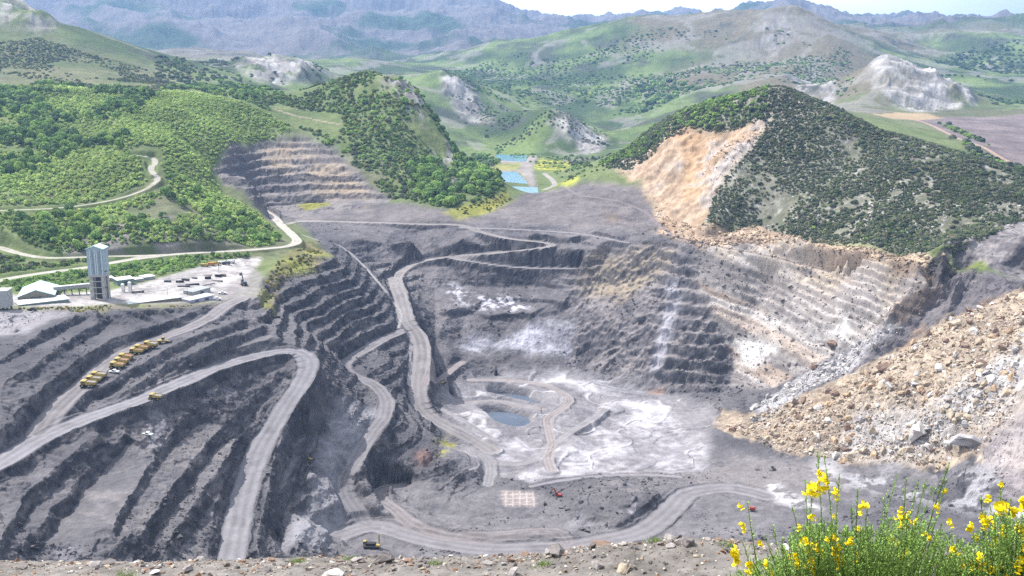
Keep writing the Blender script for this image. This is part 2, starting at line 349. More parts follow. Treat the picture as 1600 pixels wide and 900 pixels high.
# ------------------------------------------------------------------ roads: name, width, sights (u, v, drop or None to follow the slope), berm height, albedo
ROADS = [
    ("top", 9, [(466, 344, 147), (530, 346.6, 150), (600, 348.5, 150), (665, 350.6, 150), (719, 352, 150.5), (749, 362, 154), (793, 372.6, 158.5), (830, 377, 161), (852, 379.5, 162.5), (861, 382.5, 163.5), (854, 386, 165), (813.5, 391, 169), (760, 396.5, 173), (719, 399.6, 175.5), (675, 405, 179.5), (641, 415, 185), (624, 428, 189), (617, 443, 193)], 0.6, (.37, .34, .31)),
    ("main", 15, [(617, 435, 191), (622, 455, 196), (629, 475, 202), (636, 502, 209), (648, 516, 214.5), (657, 535, 220), (659, 560, 227), (655, 590, 236), (654, 620, 244), (661, 640, 250), (680, 656, 255), (712, 673, 260), (746, 691, 266), (766, 704, 268.5)], 1.2, (.34, .315, .295)),
    ("pitfloor", 8, [(753, 711, 268), (765, 722, 269), (766, 740, 269.5), (762, 757, 268)], 0.6, (.33, .32, .31)),
    ("west", 11, [(636, 515, 211.5), (612, 524, 211.5), (585, 538, 212), (560, 553, 213), (537, 570, 215), (548, 585, 218), (575, 597, 220.5), (592, 608, 221.5), (604, 627, 224.5), (599, 655, 227), (585, 672, 229.5), (570, 694, 232.5), (553, 725, 237), (540, 745, 242.5), (540, 769, 248.5), (551, 789, 253), (574, 812, 257.5)], 1.0, (.28, .265, .26)),
    ("ring", 16, [(520, 840, 259.5), (581, 822, 260), (631, 835, 260), (692, 849, 260), (766, 858, 260), (834, 858, 260), (890, 855, 260), (952, 844, 260), (1003, 830, 260), (1036, 807, 260), (1056, 787, 260), (1074, 772, 261), (1110, 764, 262), (1150, 764, 262), (1195, 775, 261)], 1.4, (.3, .285, .28)),
    ("ring_inner", 9, [(631, 760, 261), (608, 761, 259.5), (594, 767, 258.5), (596, 781, 257.5), (618, 797, 257), (641, 815, 257), (692, 832, 257), (766, 836, 257), (850, 830, 257), (878, 835, 257.5), (886, 845, 259)], 1.0, (.31, .28, .265)),
    ("haul_left", 14, [(-40, 742, 169), (0, 724, 170), (67, 684, 171), (135, 655, 172), (216, 626, 173.3), (270, 603, 174.3), (337, 575, 175.5), (405, 556, 176.5), (450, 549, 177.5), (474, 556, 180), (482, 574, 184), (466, 605, 191.5), (438, 648, 203), (407, 701, 213), (387, 752, 219.5), (371, 819, 224), (362, 872, 226.5)], 1.3, (.31, .3, .3)),
    ("truck_road", 12, [(375, 468, 153), (354, 477, 153.5), (324, 498, 156), (280, 518, 158.5), (229, 536, 161), (189, 554, 163), (162, 572, 164.5), (135, 597, 166), (108, 620, 167.5), (80, 650, 169.5), (58, 680, 172)], 0.9, (.31, .29, .28)),
    ("valley_low", 9, [(-30, 446, 144), (0, 438, 144), (67, 426.6, 143.5), (135, 418, 143), (202, 406, 143), (277, 397, 143), (358, 392.5, 143.5), (422, 388, 144), (452, 384, 145), (464, 377, 146), (456, 366, 146.5), (442, 354, 146), (429, 340, 145), (412, 329, 143.5), (405, 324, 142.5)], 0.0, (.62, .58, .5)),
    ("valley_up", 7, [(-20, 383, 133), (0, 387, 134), (34, 397, 136), (74, 403, 138), (138, 401.5, 140), (216, 399.5, 142), (265, 397.8, 143)], 0.0, (.6, .56, .48)),
    ("junction", 8, [(410, 326, 142.5), (450, 322, 141.5), (500, 318.5, 141)], 0.0, (.5, .46, .41)),
    ("spur_road", 7, [(450, 350, 147), (470, 346, 147.5), (530, 346.6, 150)], 0, (.45, .42, .38)),
    ("side_drain", 2.6, [(472, 367, 149.5), (499, 376, 154), (530, 383.5, 160), (564, 411, 174), (597, 448.5, 189), (621, 476, 201), (627, 496, 207.5), (622, 512, 210.5)], 0.0, (.45, .43, .4)),
    ("side_drain", 2.4, [(642, 525, 215), (641, 560, 225), (638, 595, 235)], 0.0, (.5, .48, .45)),
    ("bench_road", 5, [(699, 403, 178), (740, 409, 180), (780, 415, 183), (834, 419, 185), (905, 419.5, 184)], 0.5, (.33, .31, .3)),
    ("bench_road", 5, [(719, 356, 152), (790, 358, 152), (850, 361, 153), (911, 366, 155), (979, 379, 159)], 0.4, (.35, .33, .32)),
    ("floor_track", 8, [(862, 735, 270), (856, 715, 270), (862, 695, 270), (858, 675, 270), (856, 655, 270), (868, 645, 269), (885, 632, 268), (888, 622, 267.5), (860, 605, 265), (820, 597, 264), (770, 594, 263), (735, 594, 262)], 0.7, (.38, .34, .31)),
    ("floor_track", 7, [(663, 606, 242), (690, 590, 251), (712, 573, 254), (722, 566, 254)], 0.5, (.36, .32, .3)),
    ("floor_track", 6, [(764, 722, 269.5), (800, 726, 270), (835, 718, 270), (858, 700, 270), (890, 676, 270), (925, 655, 270), (945, 640, 270)], 0.4, (.36, .34, .33)),
    ("floor_track", 5, [(690, 640, 256), (719, 654, 260), (745, 670, 264.5), (774, 688, 268)], 0.5, (.38, .36, .35)),
    ("floor_track", 3, [(806, 684, 270), (820, 699, 270.3), (832, 702, 270.3), (858, 699, 269.5)], 0.4, (.45, .43, .43)),
    ("floor_track", 4, [(930, 600, 266), (980, 612, 269), (1040, 620, 270), (1075, 640, 271)], 0.5, (.3, .29, .29)),
    ("floor_track", 4, [(1060, 745, 268), (1000, 742, 269), (930, 745, 268.5), (870, 752, 267), (830, 760, 266)], 0.6, (.36, .34, .34)),
    ("pond_dyke", 6, [(690, 612, 265), (720, 630, 267), (745, 628, 268), (780, 627, 269), (820, 634, 269.5), (850, 640, 269.5)], 0.0, (.37, .34, .32)),
    ("hill_road", 6, [(215, 243, None), (232, 243, None), (242, 250, None), (236, 262, None), (246, 278, None), (238, 291, None), (192, 307, None), (120, 319, None), (60, 327, None), (0, 331, None)], 0.0, (.55, .5, .42)),
    ("hill_road", 4, [(428, 172, None), (450, 183, None), (480, 188, None), (530, 200, None)], 0.0, (.5, .42, .3)),
    ("pond_road", 8, [(850, 271, None), (862, 281, None), (866, 290, None), (850, 297, None)], 0.0, (.5, .46, .42)),
    ("field_road", 7, [(1410, 186, None), (1450, 198, None), (1500, 218, None), (1550, 240, None), (1610, 268, None)], 0.0, (.5, .36, .27)),
    ("spoil_road", 5, [(850, 297, None), (900, 302, None), (960, 312, None), (1010, 330, None), (1050, 365, None)], 0.0, (.3, .26, .25)),
    ("slab_bench", 5, [(1035, 366, 151.5), (1100, 381, 154), (1200, 400, 158), (1300, 426, 165), (1370, 445, 168)], 0.0, (.3, .25, .22)),
]
for nm, wd, pts, berm, colr in ROADS:
    if pts[0][2] is not None:
        LINE(pts, 14.0)
PTS = np.array(PTS)
# ------------------------------------------------------------------ the land as one sheet of heights
AMAX = 0.64
A_ = np.linspace(-AMAX, AMAX, 1500)
B_ = np.concatenate([np.arange(math.log(13.0), math.log(290), 0.05), np.arange(math.log(290), math.log(730), 0.0016), np.arange(math.log(730), math.log(985), 0.0009), np.arange(math.log(985), math.log(1230), 0.0016),
                     np.arange(math.log(1230), math.log(3200), 0.0036), np.arange(math.log(3200), math.log(17000), 0.0075)])
NA, NB = len(A_), len(B_)
DA = A_[1] - A_[0]
YY = np.exp(B_)[:, None] * np.ones((1, NA))
XX = A_[None, :] * YY
XX = XX.astype(np.float64); YY = YY.astype(np.float64)
iB = lambda b: np.interp(b, B_, np.arange(NB))
iA = lambda a: (a + AMAX) / DA


def tin(points):
    pa = points[:, 0] / points[:, 1]
    pb = np.log(points[:, 1])
    keep, seen = [], set()
    for k in range(len(points)):
        key = (round(pa[k] / 0.0007), round(pb[k] / 0.0012))
        if key not in seen:
            seen.add(key); keep.append(k)
    pa, pb, pz = pa[keep], pb[keep], points[keep, 2]
    # frame the sheet
    fr = []
    for b in np.linspace(B_[0] - .1, B_[-1] + .1, 40):
        for a in (-AMAX - .12, AMAX + .12):
            k = np.argmin((pa - a) ** 2 + 4 * (pb - b) ** 2)
            fr.append((a, b, pz[k]))
    for a in np.linspace(-AMAX - .12, AMAX + .12, 14):
        for b in (B_[0] - .12, B_[-1] + .12):
            k = np.argmin((pa - a) ** 2 + (pb - b) ** 2)
            fr.append((a, b, pz[k]))
    fr = np.array(fr)
    pa = np.append(pa, fr[:, 0]); pb = np.append(pb, fr[:, 1]); pz = np.append(pz, fr[:, 2])
    res = delaunay_2d_cdt([Vector((x, y)) for x, y in zip(pa, pb)], [], [], 0, 1e-7)
    vs_, tris, orig = res[0], res[2], res[3]
    vz = np.array([pz[o[0]] if o else 0 for o in orig])
    va = np.array([v.x for v in vs_]); vb = np.array([v.y for v in vs_])
    Z = np.zeros((NB, NA), np.float32)
    for t in tris:
        i, j, k = t[:3]
        c0 = max(0, int(math.ceil(iA(min(va[i], va[j], va[k])))));  c1 = min(NA - 1, int(iA(max(va[i], va[j], va[k]))))
        r0 = int(np.searchsorted(B_, min(vb[i], vb[j], vb[k]))); r1 = int(np.searchsorted(B_, max(vb[i], vb[j], vb[k]), 'right')) - 1
        if c1 < c0 or r1 < r0:
            continue
        a = A_[None, c0:c1 + 1]; b = B_[r0:r1 + 1, None]
        det = (vb[j] - vb[k]) * (va[i] - va[k]) + (va[k] - va[j]) * (vb[i] - vb[k])
        if abs(det) < 1e-14:
            continue
        w0 = ((vb[j] - vb[k]) * (a - va[k]) + (va[k] - va[j]) * (b - vb[k])) / det
        w1 = ((vb[k] - vb[i]) * (a - va[k]) + (va[i] - va[k]) * (b - vb[k])) / det
        w2 = 1 - w0 - w1
        ins = (w0 >= -1e-6) & (w1 >= -1e-6) & (w2 >= -1e-6)
        zz = w0 * vz[i] + w1 * vz[j] + w2 * vz[k]
        blk = Z[r0:r1 + 1, c0:c1 + 1]
        blk[ins] = zz[ins]
    return Z


Z0 = tin(PTS)
RB = B_[:, None]
# soften the survey facets: a little in the pit, more on the hills and far ranges
Zs = blur(Z0, 9, 8)
M_EXPL = None
# ragged edges: the surveyed breaklines wander a little between the sights
rw = (RB < math.log(900)) & (RB > math.log(292))
wx = fbm(XX, YY, 14, 4, 1001) * 1.5 + fbm(XX, YY, 4.5, 2, 1011) * .7
wy = fbm(XX, YY, 14, 4, 1021) * 1.8
fi = np.clip(np.arange(NB)[:, None] + np.where(rw, wy / YY / np.gradient(B_)[:, None], 0), 0, NB - 1.001); fj = np.clip(np.arange(NA)[None] + np.where(rw, wx / (DA * YY), 0), 0, NA - 1.001)
i0 = fi.astype(int); j0 = fj.astype(int); fs, ft = fi - i0, fj - j0
Zr = ((Z0[i0, j0] * (1 - ft) + Z0[i0, j0 + 1] * ft) * (1 - fs) + (Z0[i0 + 1, j0] * (1 - ft) + Z0[i0 + 1, j0 + 1] * ft) * fs).astype(np.float32)
del fi, fj, i0, j0, fs, ft, wx, wy
Zh = blur(Z0, 13, 9)
Zf = blur(Z0, 9, 4)
wh = sstep(math.log(840), math.log(1100), RB) * np.ones((1, NA))
wf = sstep(math.log(1900), math.log(3000), RB)
BASE = Zs * (1 - wh) + Zh * wh
BASE = BASE * (1 - wf) + Zf * wf
PITLIKE = np.zeros((NB, NA), np.float32)


def hit(u, v, dmax=None, Zg=None):
    """where a survey sight meets the land: returns map coordinates (a, b) and the world point"""
    Zg = BASE if Zg is None else Zg
    d = ray(u, v)
    a = d[0] / d[1]
    j = int(np.clip(round(iA(a)), 0, NA - 1))
    r0 = int(np.searchsorted(B_, math.log(295)))
    y = np.exp(B_[r0:])
    below = Zg[r0:, j] >= d[2] / d[1] * y
    k = int(np.argmax(below)) if below.any() else len(y) - 1
    yy = y[k]
    if dmax and yy > dmax:
        yy = dmax
    return a, math.log(yy), d * (yy / d[1])


def poly_mask(uv, soft=3, dmax=None, warp=0.0, wl=30.0, seed=3, grid=False):
    """soft mask over the sheet of a patch of land outlined by survey sights"""
    P = [(p[0], p[1]) if grid else hit(p[0], p[1], dmax)[:2] for p in uv]
    pa = np.array([p[0] for p in P]); pb = np.array([p[1] for p in P])
    m = np.zeros((NB, NA), np.float32)
    pad = 0.02
    c0 = max(0, int(iA(pa.min() - pad))); c1 = min(NA - 1, int(iA(pa.max() + pad)) + 1)
    r0 = max(0, int(np.searchsorted(B_, pb.min() - pad)) - 1); r1 = min(NB - 1, int(np.searchsorted(B_, pb.max() + pad)) + 1)
    a = np.repeat(A_[None, c0:c1 + 1], r1 + 1 - r0, 0); b = np.repeat(B_[r0:r1 + 1, None], c1 + 1 - c0, 1)
    if warp:
        x, y = XX[r0:r1 + 1, c0:c1 + 1], YY[r0:r1 + 1, c0:c1 + 1]
        a = a + fbm(x, y, wl, 4, seed) * warp / y
        b = b + fbm(x, y, wl, 4, seed + 50) * warp / y
    ins = np.zeros(a.shape, bool)
    n = len(pa)
    for i in range(n):
        j = (i - 1) % n
        if pb[i] == pb[j]:
            continue
        ins ^= ((pb[i] > b) != (pb[j] > b)) & (a < (pa[j] - pa[i]) * (b - pb[i]) / (pb[j] - pb[i]) + pa[i])
    m[r0:r1 + 1, c0:c1 + 1] = ins
    if soft:
        s0, s1 = max(0, r0 - 3 * soft), min(NB, r1 + 3 * soft); q0, q1 = max(0, c0 - 3 * soft), min(NA, c1 + 3 * soft)
        m[s0:s1, q0:q1] = blur(m[s0:s1, q0:q1], soft, soft)
    return m


# ---- extent of the diggings (benched, rocky) against the vegetated land
M_PIT = poly_mask([(-330, 486), (0, 488), (150, 487), (310, 479), (352, 472), (400, 466), (412, 440), (425, 430), (460, 415), (517, 404), (490, 372), (470, 352), (455, 343), (530, 344), (700, 346), (750, 347), (930, 352), (1030, 364), (1085, 374), (1200, 370), (1320, 398), (1440, 425), (1500, 428), (1600, 440), (1900, 440),
                   (1900, 900), (-330, 900)], 4, dmax=1300)
r_near = B_ < math.log(292)
M_PIT[r_near] = 1
M_QUARRY = poly_mask([(330, 262), (352, 245), (400, 232), (440, 220), (470, 214), (520, 235), (545, 262), (575, 290), (610, 312), (600, 320), (400, 322), (380, 300), (345, 285)], 2, dmax=1400, warp=9)
M_SLAB = poly_mask([(1085, 385), (1200, 375), (1330, 402), (1440, 428), (1475, 436), (1430, 480), (1380, 512), (1310, 552), (1250, 585), (1200, 608), (1140, 600), (1150, 560), (1110, 480), (1085, 430)], 4)
M_BUTT = poly_mask([(1075, 380), (1000, 385), (935, 410), (900, 450), (888, 500), (888, 570), (960, 592), (1050, 612), (1135, 600), (1140, 560), (1110, 480), (1088, 430)], 4)
M_TALUS = poly_mask([(1100, 668), (1130, 640), (1180, 655), (1300, 600), (1400, 545), (1480, 490), (1550, 470), (1640, 445), (1660, 700), (1600, 660), (1545, 690), (1530, 720), (1400, 728), (1330, 730), (1230, 712), (1180, 690)], 1, warp=12, wl=16)
M_FLOOR = poly_mask([(690, 720), (690, 610), (740, 580), (880, 572), (960, 595), (1060, 612), (1120, 640), (1110, 690), (1110, 735), (1000, 737), (900, 742), (770, 745)], 6)

# ---- benches
Hh = -BASE


def bench(h, step, frac, phase, wobble, seed, drain=0.12):
    s = h / step + phase + fbm(XX, YY, 70, 3, seed) * wobble + fbm(XX, YY, 11, 3, seed + 9) * wobble * 0.35
    k = np.floor(s); t = s - k
    up = np.where(t < 1 - frac, drain * t / (1 - frac), drain + (1 - drain) * (t - (1 - frac)) / frac)
    mean = .5 - ((1 - frac) * drain / 2 + frac * (1 + drain) / 2)
    return (k + up + mean - (s - h / step)) * step


def mix(a, b, m):
    return a + (b - a) * m


M_LEFT = poly_mask([(-330, 492), (0, 494), (200, 488), (345, 480), (400, 470), (420, 440), (517, 404), (560, 430), (618, 500), (600, 520), (520, 560), (470, 560), (500, 610), (470, 690), (430, 900), (-330, 900)], 8)
M_LEFT[:, :] = np.maximum(M_LEFT, 0)
M_FAR = poly_mask([(460, 348), (700, 352), (930, 360), (1030, 367), (980, 390), (925, 415), (890, 470), (885, 572), (720, 566), (670, 560), (640, 470), (660, 420), (560, 390)], 8)
M_EXPL = poly_mask([(-80, 700), (0, 548), (30, 533), (60, 512), (110, 492), (200, 480), (300, 477), (345, 476), (372, 482), (420, 505), (445, 545), (492, 556), (505, 600), (545, 625), (535, 660), (500, 700), (480, 800), (460, 900), (-330, 900)], 6)
LEFTW = M_LEFT * (1 - M_EXPL)
Zx = blur(Zr, 1, 1, 1)
Hh = mix(Hh, -blur(Zr, 3, 3, 2), poly_mask([(1050, 335), (1440, 380), (1600, 350), (1640, 440), (1500, 470), (1360, 515), (1400, 440), (1050, 372)], 5, dmax=1100))
Hh = mix(Hh, -Zx, np.clip(M_EXPL + M_FAR * .9 + poly_mask([(1355, 520), (1400, 470), (1480, 428), (1525, 422), (1525, 462), (1400, 520)], 3), 0, 1))
Hb = Hh.copy()
Hb = mix(Hb, bench(Hh, 7.2, 0.3, 0.15, 0.42, 5), LEFTW * 0.95)
bf = bench(Hh, 9.0, 0.34, 0.1, 0.25, 25)
patch = sstep(-0.25, 0.15, fbm(XX, YY, 120, 2, 77))
Hb = mix(Hb, bf, M_FAR * (0.05 + 0.75 * patch * sstep(.35, .55, A_[None, :] * 6 + .1)))
Hb = mix(Hb, bench(Hh, 10.0, 0.42, 0.0, 0.3, 35), M_BUTT * 0.92 * sstep(0.135, 0.165, A_ + 0 * A_)[None, :])
Hb = mix(Hb, bench(Hh, 6.0, 0.5, 0.2, 0.5, 85), poly_mask([(600, 320), (1040, 368), (1065, 372), (1020, 315), (1010, 290), (880, 292), (790, 322), (740, 342), (690, 328)], 3, dmax=1400) * .7)
Hb = mix(Hb, bench(Hh, 9.0, 0.4, 0.0, 0.5, 45), M_QUARRY * (.55 + .45 * sstep(-.2, .2, fbm(XX, YY, 60, 2, 47))))
Hb = mix(Hb, bench(Hh - 0.30 * (XX - 150), 7.0, 0.34, 0.0, 0.8, 55) + 0.30 * (XX - 150), M_SLAB * (.35 + .6 * sstep(-.3, .25, fbm(XX, YY, 60, 3, 57))))
rest = np.clip(M_PIT - M_LEFT - M_FAR - M_BUTT - M_SLAB - M_TALUS - M_FLOOR, 0, 1)
Hb = mix(Hb, bench(Hh, 7.0, 0.3, 0.3, 0.35, 65), rest * 0.45)
ZT = -Hb

# ---- roughness of the ground
gx, gy = np.gradient(ZT, axis=1), np.gradient(ZT, axis=0)
dx = DA * YY
dyr = np.gradient(np.exp(B_))[:, None]
slope = np.hypot(gx / dx, gy / dyr).astype(np.float32)
rough = np.clip(slope * 1.5, 0.22, 1.25)
pitn = fbm(XX, YY, 26, 5, 101) * 2.6 + fbm(XX, YY, 8, 3, 131, ridged=True) * 1.3 + fbm(XX, YY, 3.2, 2, 135) * .55
ZT = ZT + pitn * rough * (1 - .3 * M_EXPL) * np.clip(M_PIT + M_QUARRY, 0, 1) * (1 - 0.75 * M_FLOOR) * (1 - 0.3 * M_TALUS) * (1 - .55 * M_FAR) * (1 - .6 * M_SLAB)
ZT = ZT + (fbm(XX, YY, 9, 3, 141, ridged=True) * 1.1 + fbm(XX, YY, 30, 3, 142) * 2) * M_TALUS
# broken strata of the buttress and the slab
st = fbm(XX * 0.25 + 40, (-BASE - 0.30 * (XX - 150)) * 2.0, 15, 4, 151, ridged=True)          # beds dipping to the right
hb_ = -BASE
sb = fbm((XX * .8 - hb_ * .6) * .22, (hb_ * .8 + XX * .6) * 1.0, 9, 4, 157, ridged=True)          # beds rising to the right
bedband = fbm(XX * .07 + 9, (-BASE - .30 * (XX - 150)), 11, 3, 159)
ZT = ZT + 2.6 * sb * M_BUTT + (1.6 * st + 2.6 * bedband) * M_SLAB + fbm(XX, YY, 6, 3, 155, ridged=True) * (.4 * M_BUTT + .25 * M_SLAB)
BANK = poly_mask([(455, 345), (700, 350), (930, 355), (1040, 368), (1065, 372), (1020, 315), (1010, 290), (960, 286), (880, 292), (830, 302), (790, 322), (740, 342), (690, 328), (600, 318), (405, 322), (430, 345)], 3, dmax=1400)
ZT = ZT + BANK * (fbm(XX, YY, 18, 3, 171) * 1.6 + fbm(XX, YY, 45, 2, 173) * 2.0)
OUT = np.clip(1 - M_PIT - M_QUARRY, 0, 1)
near_hill = (1 - sstep(math.log(1500), math.log(2300), RB)) * np.ones((1, NA))
hilln = fbm(XX, YY, 160, 4, 201) * 8 + fbm(XX, YY, 30, 3, 211) * 1.6
flatyard = poly_mask([(-330, 483), (0, 484), (300, 478), (400, 464), (420, 410), (300, 410), (120, 436), (-330, 452)], 6)
valleyflat = poly_mask([(740, 238), (850, 238), (880, 300), (800, 300)], 5)
ZT = ZT + hilln * OUT * near_hill * (1 - flatyard) * (1 - valleyflat) * np.clip(slope * 3, 0, 1)
amp = np.clip(np.exp(RB) * 0.022, 0, 170) * (1 - near_hill)
far1 = fbm(XX, YY, 800, 6, 301, gain=0.56, ridged=True)
far2 = fbm(XX, YY, 2600, 5, 321, ridged=True)
wr = sstep(math.log(3500), math.log(6500), RB)
ZT = ZT + (far1 * amp * 0.8 * (0.55 + 0.45 * wr) + far2 * amp * 1.0 * wr) * (1 - valleyflat)
crag = np.clip(poly_mask([(1350, 105), (1395, 80), (1430, 95), (1465, 120), (1510, 145), (1525, 170), (1440, 175), (1370, 150)], 3, dmax=2900) +
               poly_mask([(860, 150), (905, 168), (950, 212), (935, 240), (900, 235), (870, 190)], 3, dmax=2500) +
               poly_mask([(0, 15), (35, 0), (60, 20), (92, 48), (60, 60), (0, 45)], 3, dmax=2300) +
               poly_mask([(690, 115), (745, 160), (775, 190), (720, 185), (690, 150)], 3, dmax=2900) +
               poly_mask([(360, 104), (425, 91), (495, 106), (480, 128), (400, 128)], 3, dmax=2700), 0, 1)
KNOB = poly_mask([(596, 128), (622, 118), (645, 142), (668, 172), (690, 205), (714, 248), (726, 290), (706, 300), (690, 262), (668, 222), (640, 180), (615, 150)], 3, dmax=1560, warp=14)
ZT = ZT + (fbm(XX, YY, 90, 5, 331, ridged=True) * 22) * crag + fbm(XX, YY, 30, 4, 333, ridged=True) * 7 * KNOB

# the floor steps down in low lobes of slimes and spoil
chan = 1 - np.abs(fbm(XX, YY, 48, 3, 163)) * 2.0            # winding drains and little dykes
dyke = sstep(.93, .99, 1 - np.abs(fbm(XX, YY, 38, 2, 165)))
lob = fbm(XX, YY, 55, 3, 161) * 3.2
ZT = ZT + (np.floor(lob / 1.1) * 1.1 + 1.1 * sstep(.72, 1, lob / 1.1 - np.floor(lob / 1.1))) * np.maximum(M_FLOOR, poly_mask([(530, 860), (600, 755), (700, 750), (850, 745), (1100, 740), (1250, 770), (1250, 850), (900, 880)], 6)) * .8

ZT = ZT + (dyke * .8 - sstep(.94, .99, chan) * .4) * M_FLOOR

# ---- roads are cut and filled into the land
ROAD = np.zeros((NB, NA), np.float32)           # 1 on the carriageway
ROADC = np.zeros((NB, NA, 3), np.float32)
LAT = np.zeros((NB, NA), np.float32)
LIGHTROAD = np.zeros((NB, NA), np.float32)


def spline(P, step):
    P = [np.array(p) for p in P]
    out = []
    for i in range(len(P) - 1):
        p0 = P[max(i - 1, 0)]; p1 = P[i]; p2 = P[i + 1]; p3 = P[min(i + 2, len(P) - 1)]
        n = max(2, int(np.linalg.norm((p2 - p1)[:2]) / step))
        for k in range(n):
            t = k / n
            q = 0.5 * (2 * p1 + (p2 - p0) * t + (2 * p0 - 5 * p1 + 4 * p2 - p3) * t * t + (3 * p1 - p0 - 3 * p2 + p3) * t ** 3)
            out.append(q)
    out.append(P[-1])
    return out


def lay_road(nm, width, pts, berm, colr):
    global ZT
    if pts[0][2] is None:
        W3 = [hit(p[0], p[1])[2] for p in pts]
    else:
        W3 = [at_h(*p) for p in pts]
    S = np.array(spline(W3, 7.0))
    if pts[0][2] is None:
        zi = np.array([ZT[int(np.clip(round(float(iB(math.log(s[1])))), 0, NB - 1)), int(np.clip(round(iA(s[0] / s[1])), 0, NA - 1))] for s in S])
        k = min(len(zi), 9)
        S[:, 2] = np.convolve(np.pad(zi, k // 2, mode='edge'), np.ones(k) / k, 'valid')[:len(zi)]
    hw = width / 2
    reach = hw + max(3.6, width * 0.32)
    lo = S[:, :2].min(0) - reach; hi = S[:, :2].max(0) + reach
    r0 = max(0, int(np.searchsorted(B_, math.log(max(lo[1], 14))) - 1)); r1 = min(NB, int(np.searchsorted(B_, math.log(hi[1]))) + 2)
    best = np.full((r1 - r0, NA), 1e9, np.float32); bz = np.zeros_like(best); bl = np.zeros_like(best)
    for p, q in zip(S[:-1], S[1:]):
        l2 = np.minimum(p[:2], q[:2]) - reach; h2 = np.maximum(p[:2], q[:2]) + reach
        s0 = max(r0, int(np.searchsorted(B_, math.log(max(l2[1], 14))))); s1 = min(r1, int(np.searchsorted(B_, math.log(max(h2[1], 14.1)))) + 1)
        if s1 <= s0:
            continue
        ylo, yhi = max(l2[1], 14), h2[1]
        aa = [l2[0] / ylo, l2[0] / yhi, h2[0] / ylo, h2[0] / yhi]
        c0 = max(0, int(iA(min(aa)))); c1 = min(NA, int(iA(max(aa))) + 2)
        if c1 <= c0:
            continue
        x = XX[s0:s1, c0:c1] - p[0]; y = YY[s0:s1, c0:c1] - p[1]
        d = (q - p)[:2]; L2 = d @ d + 1e-9
        t = np.clip((x * d[0] + y * d[1]) / L2, 0, 1)
        ex = x - t * d[0]; ey = y - t * d[1]
        dist = np.hypot(ex, ey)
        sub = best[s0 - r0:s1 - r0, c0:c1]
        up = dist < sub
        sub[up] = dist[up]
        bz[s0 - r0:s1 - r0, c0:c1][up] = (p[2] + t * (q[2] - p[2]))[up]
        bl[s0 - r0:s1 - r0, c0:c1][up] = (np.sign(x * d[1] - y * d[0]) * dist)[up]
    x, y = XX[r0:r1], YY[r0:r1]
    wob = np.zeros_like(best)
    near = best < reach
    wob[near] = fbm(x[near], y[near], 16, 2, 401) * 0.16 * width * 0.5
    dist = best + wob
    flat = 1 - sstep(hw * 1.02, reach, dist)
    zc = ZT[r0:r1]
    zr = bz + 0.05
    if berm:
        e = np.exp(-((dist - hw - 1.2) / 1.1) ** 2) * (0.7 + 0.5 * fbm(np.where(near, x, 0), np.where(near, y, 0), 9, 2, 411))
        zr = zr + e * berm
    ZT[r0:r1] = np.where(near, zc + (zr - zc) * flat, zc)
    on = np.where(near, 1 - sstep(hw * 0.86, hw * 1.1, dist), 0)
    better = on > ROAD[r0:r1]
    ROAD[r0:r1][better] = on[better]
    ROADC[r0:r1][better] = colr
    LAT[r0:r1][better] = (bl[better] / hw)
    return S


def level(uv, h, depth, soft):
    """scoop a basin for water whose surface lies h below the viewpoint"""
    global ZT
    P = [at_h(u, v, h) for u, v in uv]
    m = poly_mask([(p[0] / p[1], math.log(p[1])) for p in P], soft, grid=True)
    ZT = np.minimum(ZT, ZT + (-h - depth - ZT) * np.clip(m * 1.9, 0, 1))
    return [(p[0], p[1]) for p in P]


PIT_POND = [(752, 647), (767, 643.6), (793, 644.4), (816, 650), (828, 657), (825, 668), (811, 677), (791.6, 678), (779, 675.6), (767, 663)]
UP_POND = [(765, 616), (781, 615), (802, 616.5), (825, 620), (835, 627), (845, 631), (843, 634), (820, 630), (784.5, 624), (767, 622)]
SETTLING = [[(770.6, 249.4), (777.5, 241), (825, 243), (820, 253.7)], [(768.7, 267.5), (807.5, 268.7), (826, 288), (786, 286)], [(795, 291), (840, 292.5), (842, 303), (815, 308), (805, 300)]]
PATHS = {}
for nm, wd, pts, berm, colr in sorted(ROADS, key=lambda r: -len(r[2]) if r[1] < 14 else 0):
    PATHS[nm] = lay_road(nm, wd, pts, berm, colr)


WATERS = [("pit", level(PIT_POND, 276, 1.5, 5), -276), ("pit", level(UP_POND, 272.5, 1.2, 3), -272.5)]
for q in SETTLING:
    WATERS.append(("settling", level(q, 150.5, 1.5, 2), -150.5))


def ground_z(x, y):
    fb = float(iB(math.log(y))); fa = iA(x / y)
    i = int(np.clip(fb, 0, NB - 2)); j = int(np.clip(fa, 0, NA - 2))
    s, t = fb - i, fa - j
    return float((ZT[i, j] * (1 - t) + ZT[i, j + 1] * t) * (1 - s) + (ZT[i + 1, j] * (1 - t) + ZT[i + 1, j + 1] * t) * s)


def on_ground(u, v, dmax=None):
    """the point of the finished land that a survey sight meets"""
    p = hit(u, v, dmax, ZT)[2]
    return np.array((p[0], p[1], ground_z(p[0], p[1])))
# ------------------------------------------------------------------ what covers the land (surface colours, with shade toned into the undercut wedge)
gx, gy = np.gradient(ZT, axis=1), np.gradient(ZT, axis=0)
slope = np.hypot(gx / dx, gy / dyr).astype(np.float32)
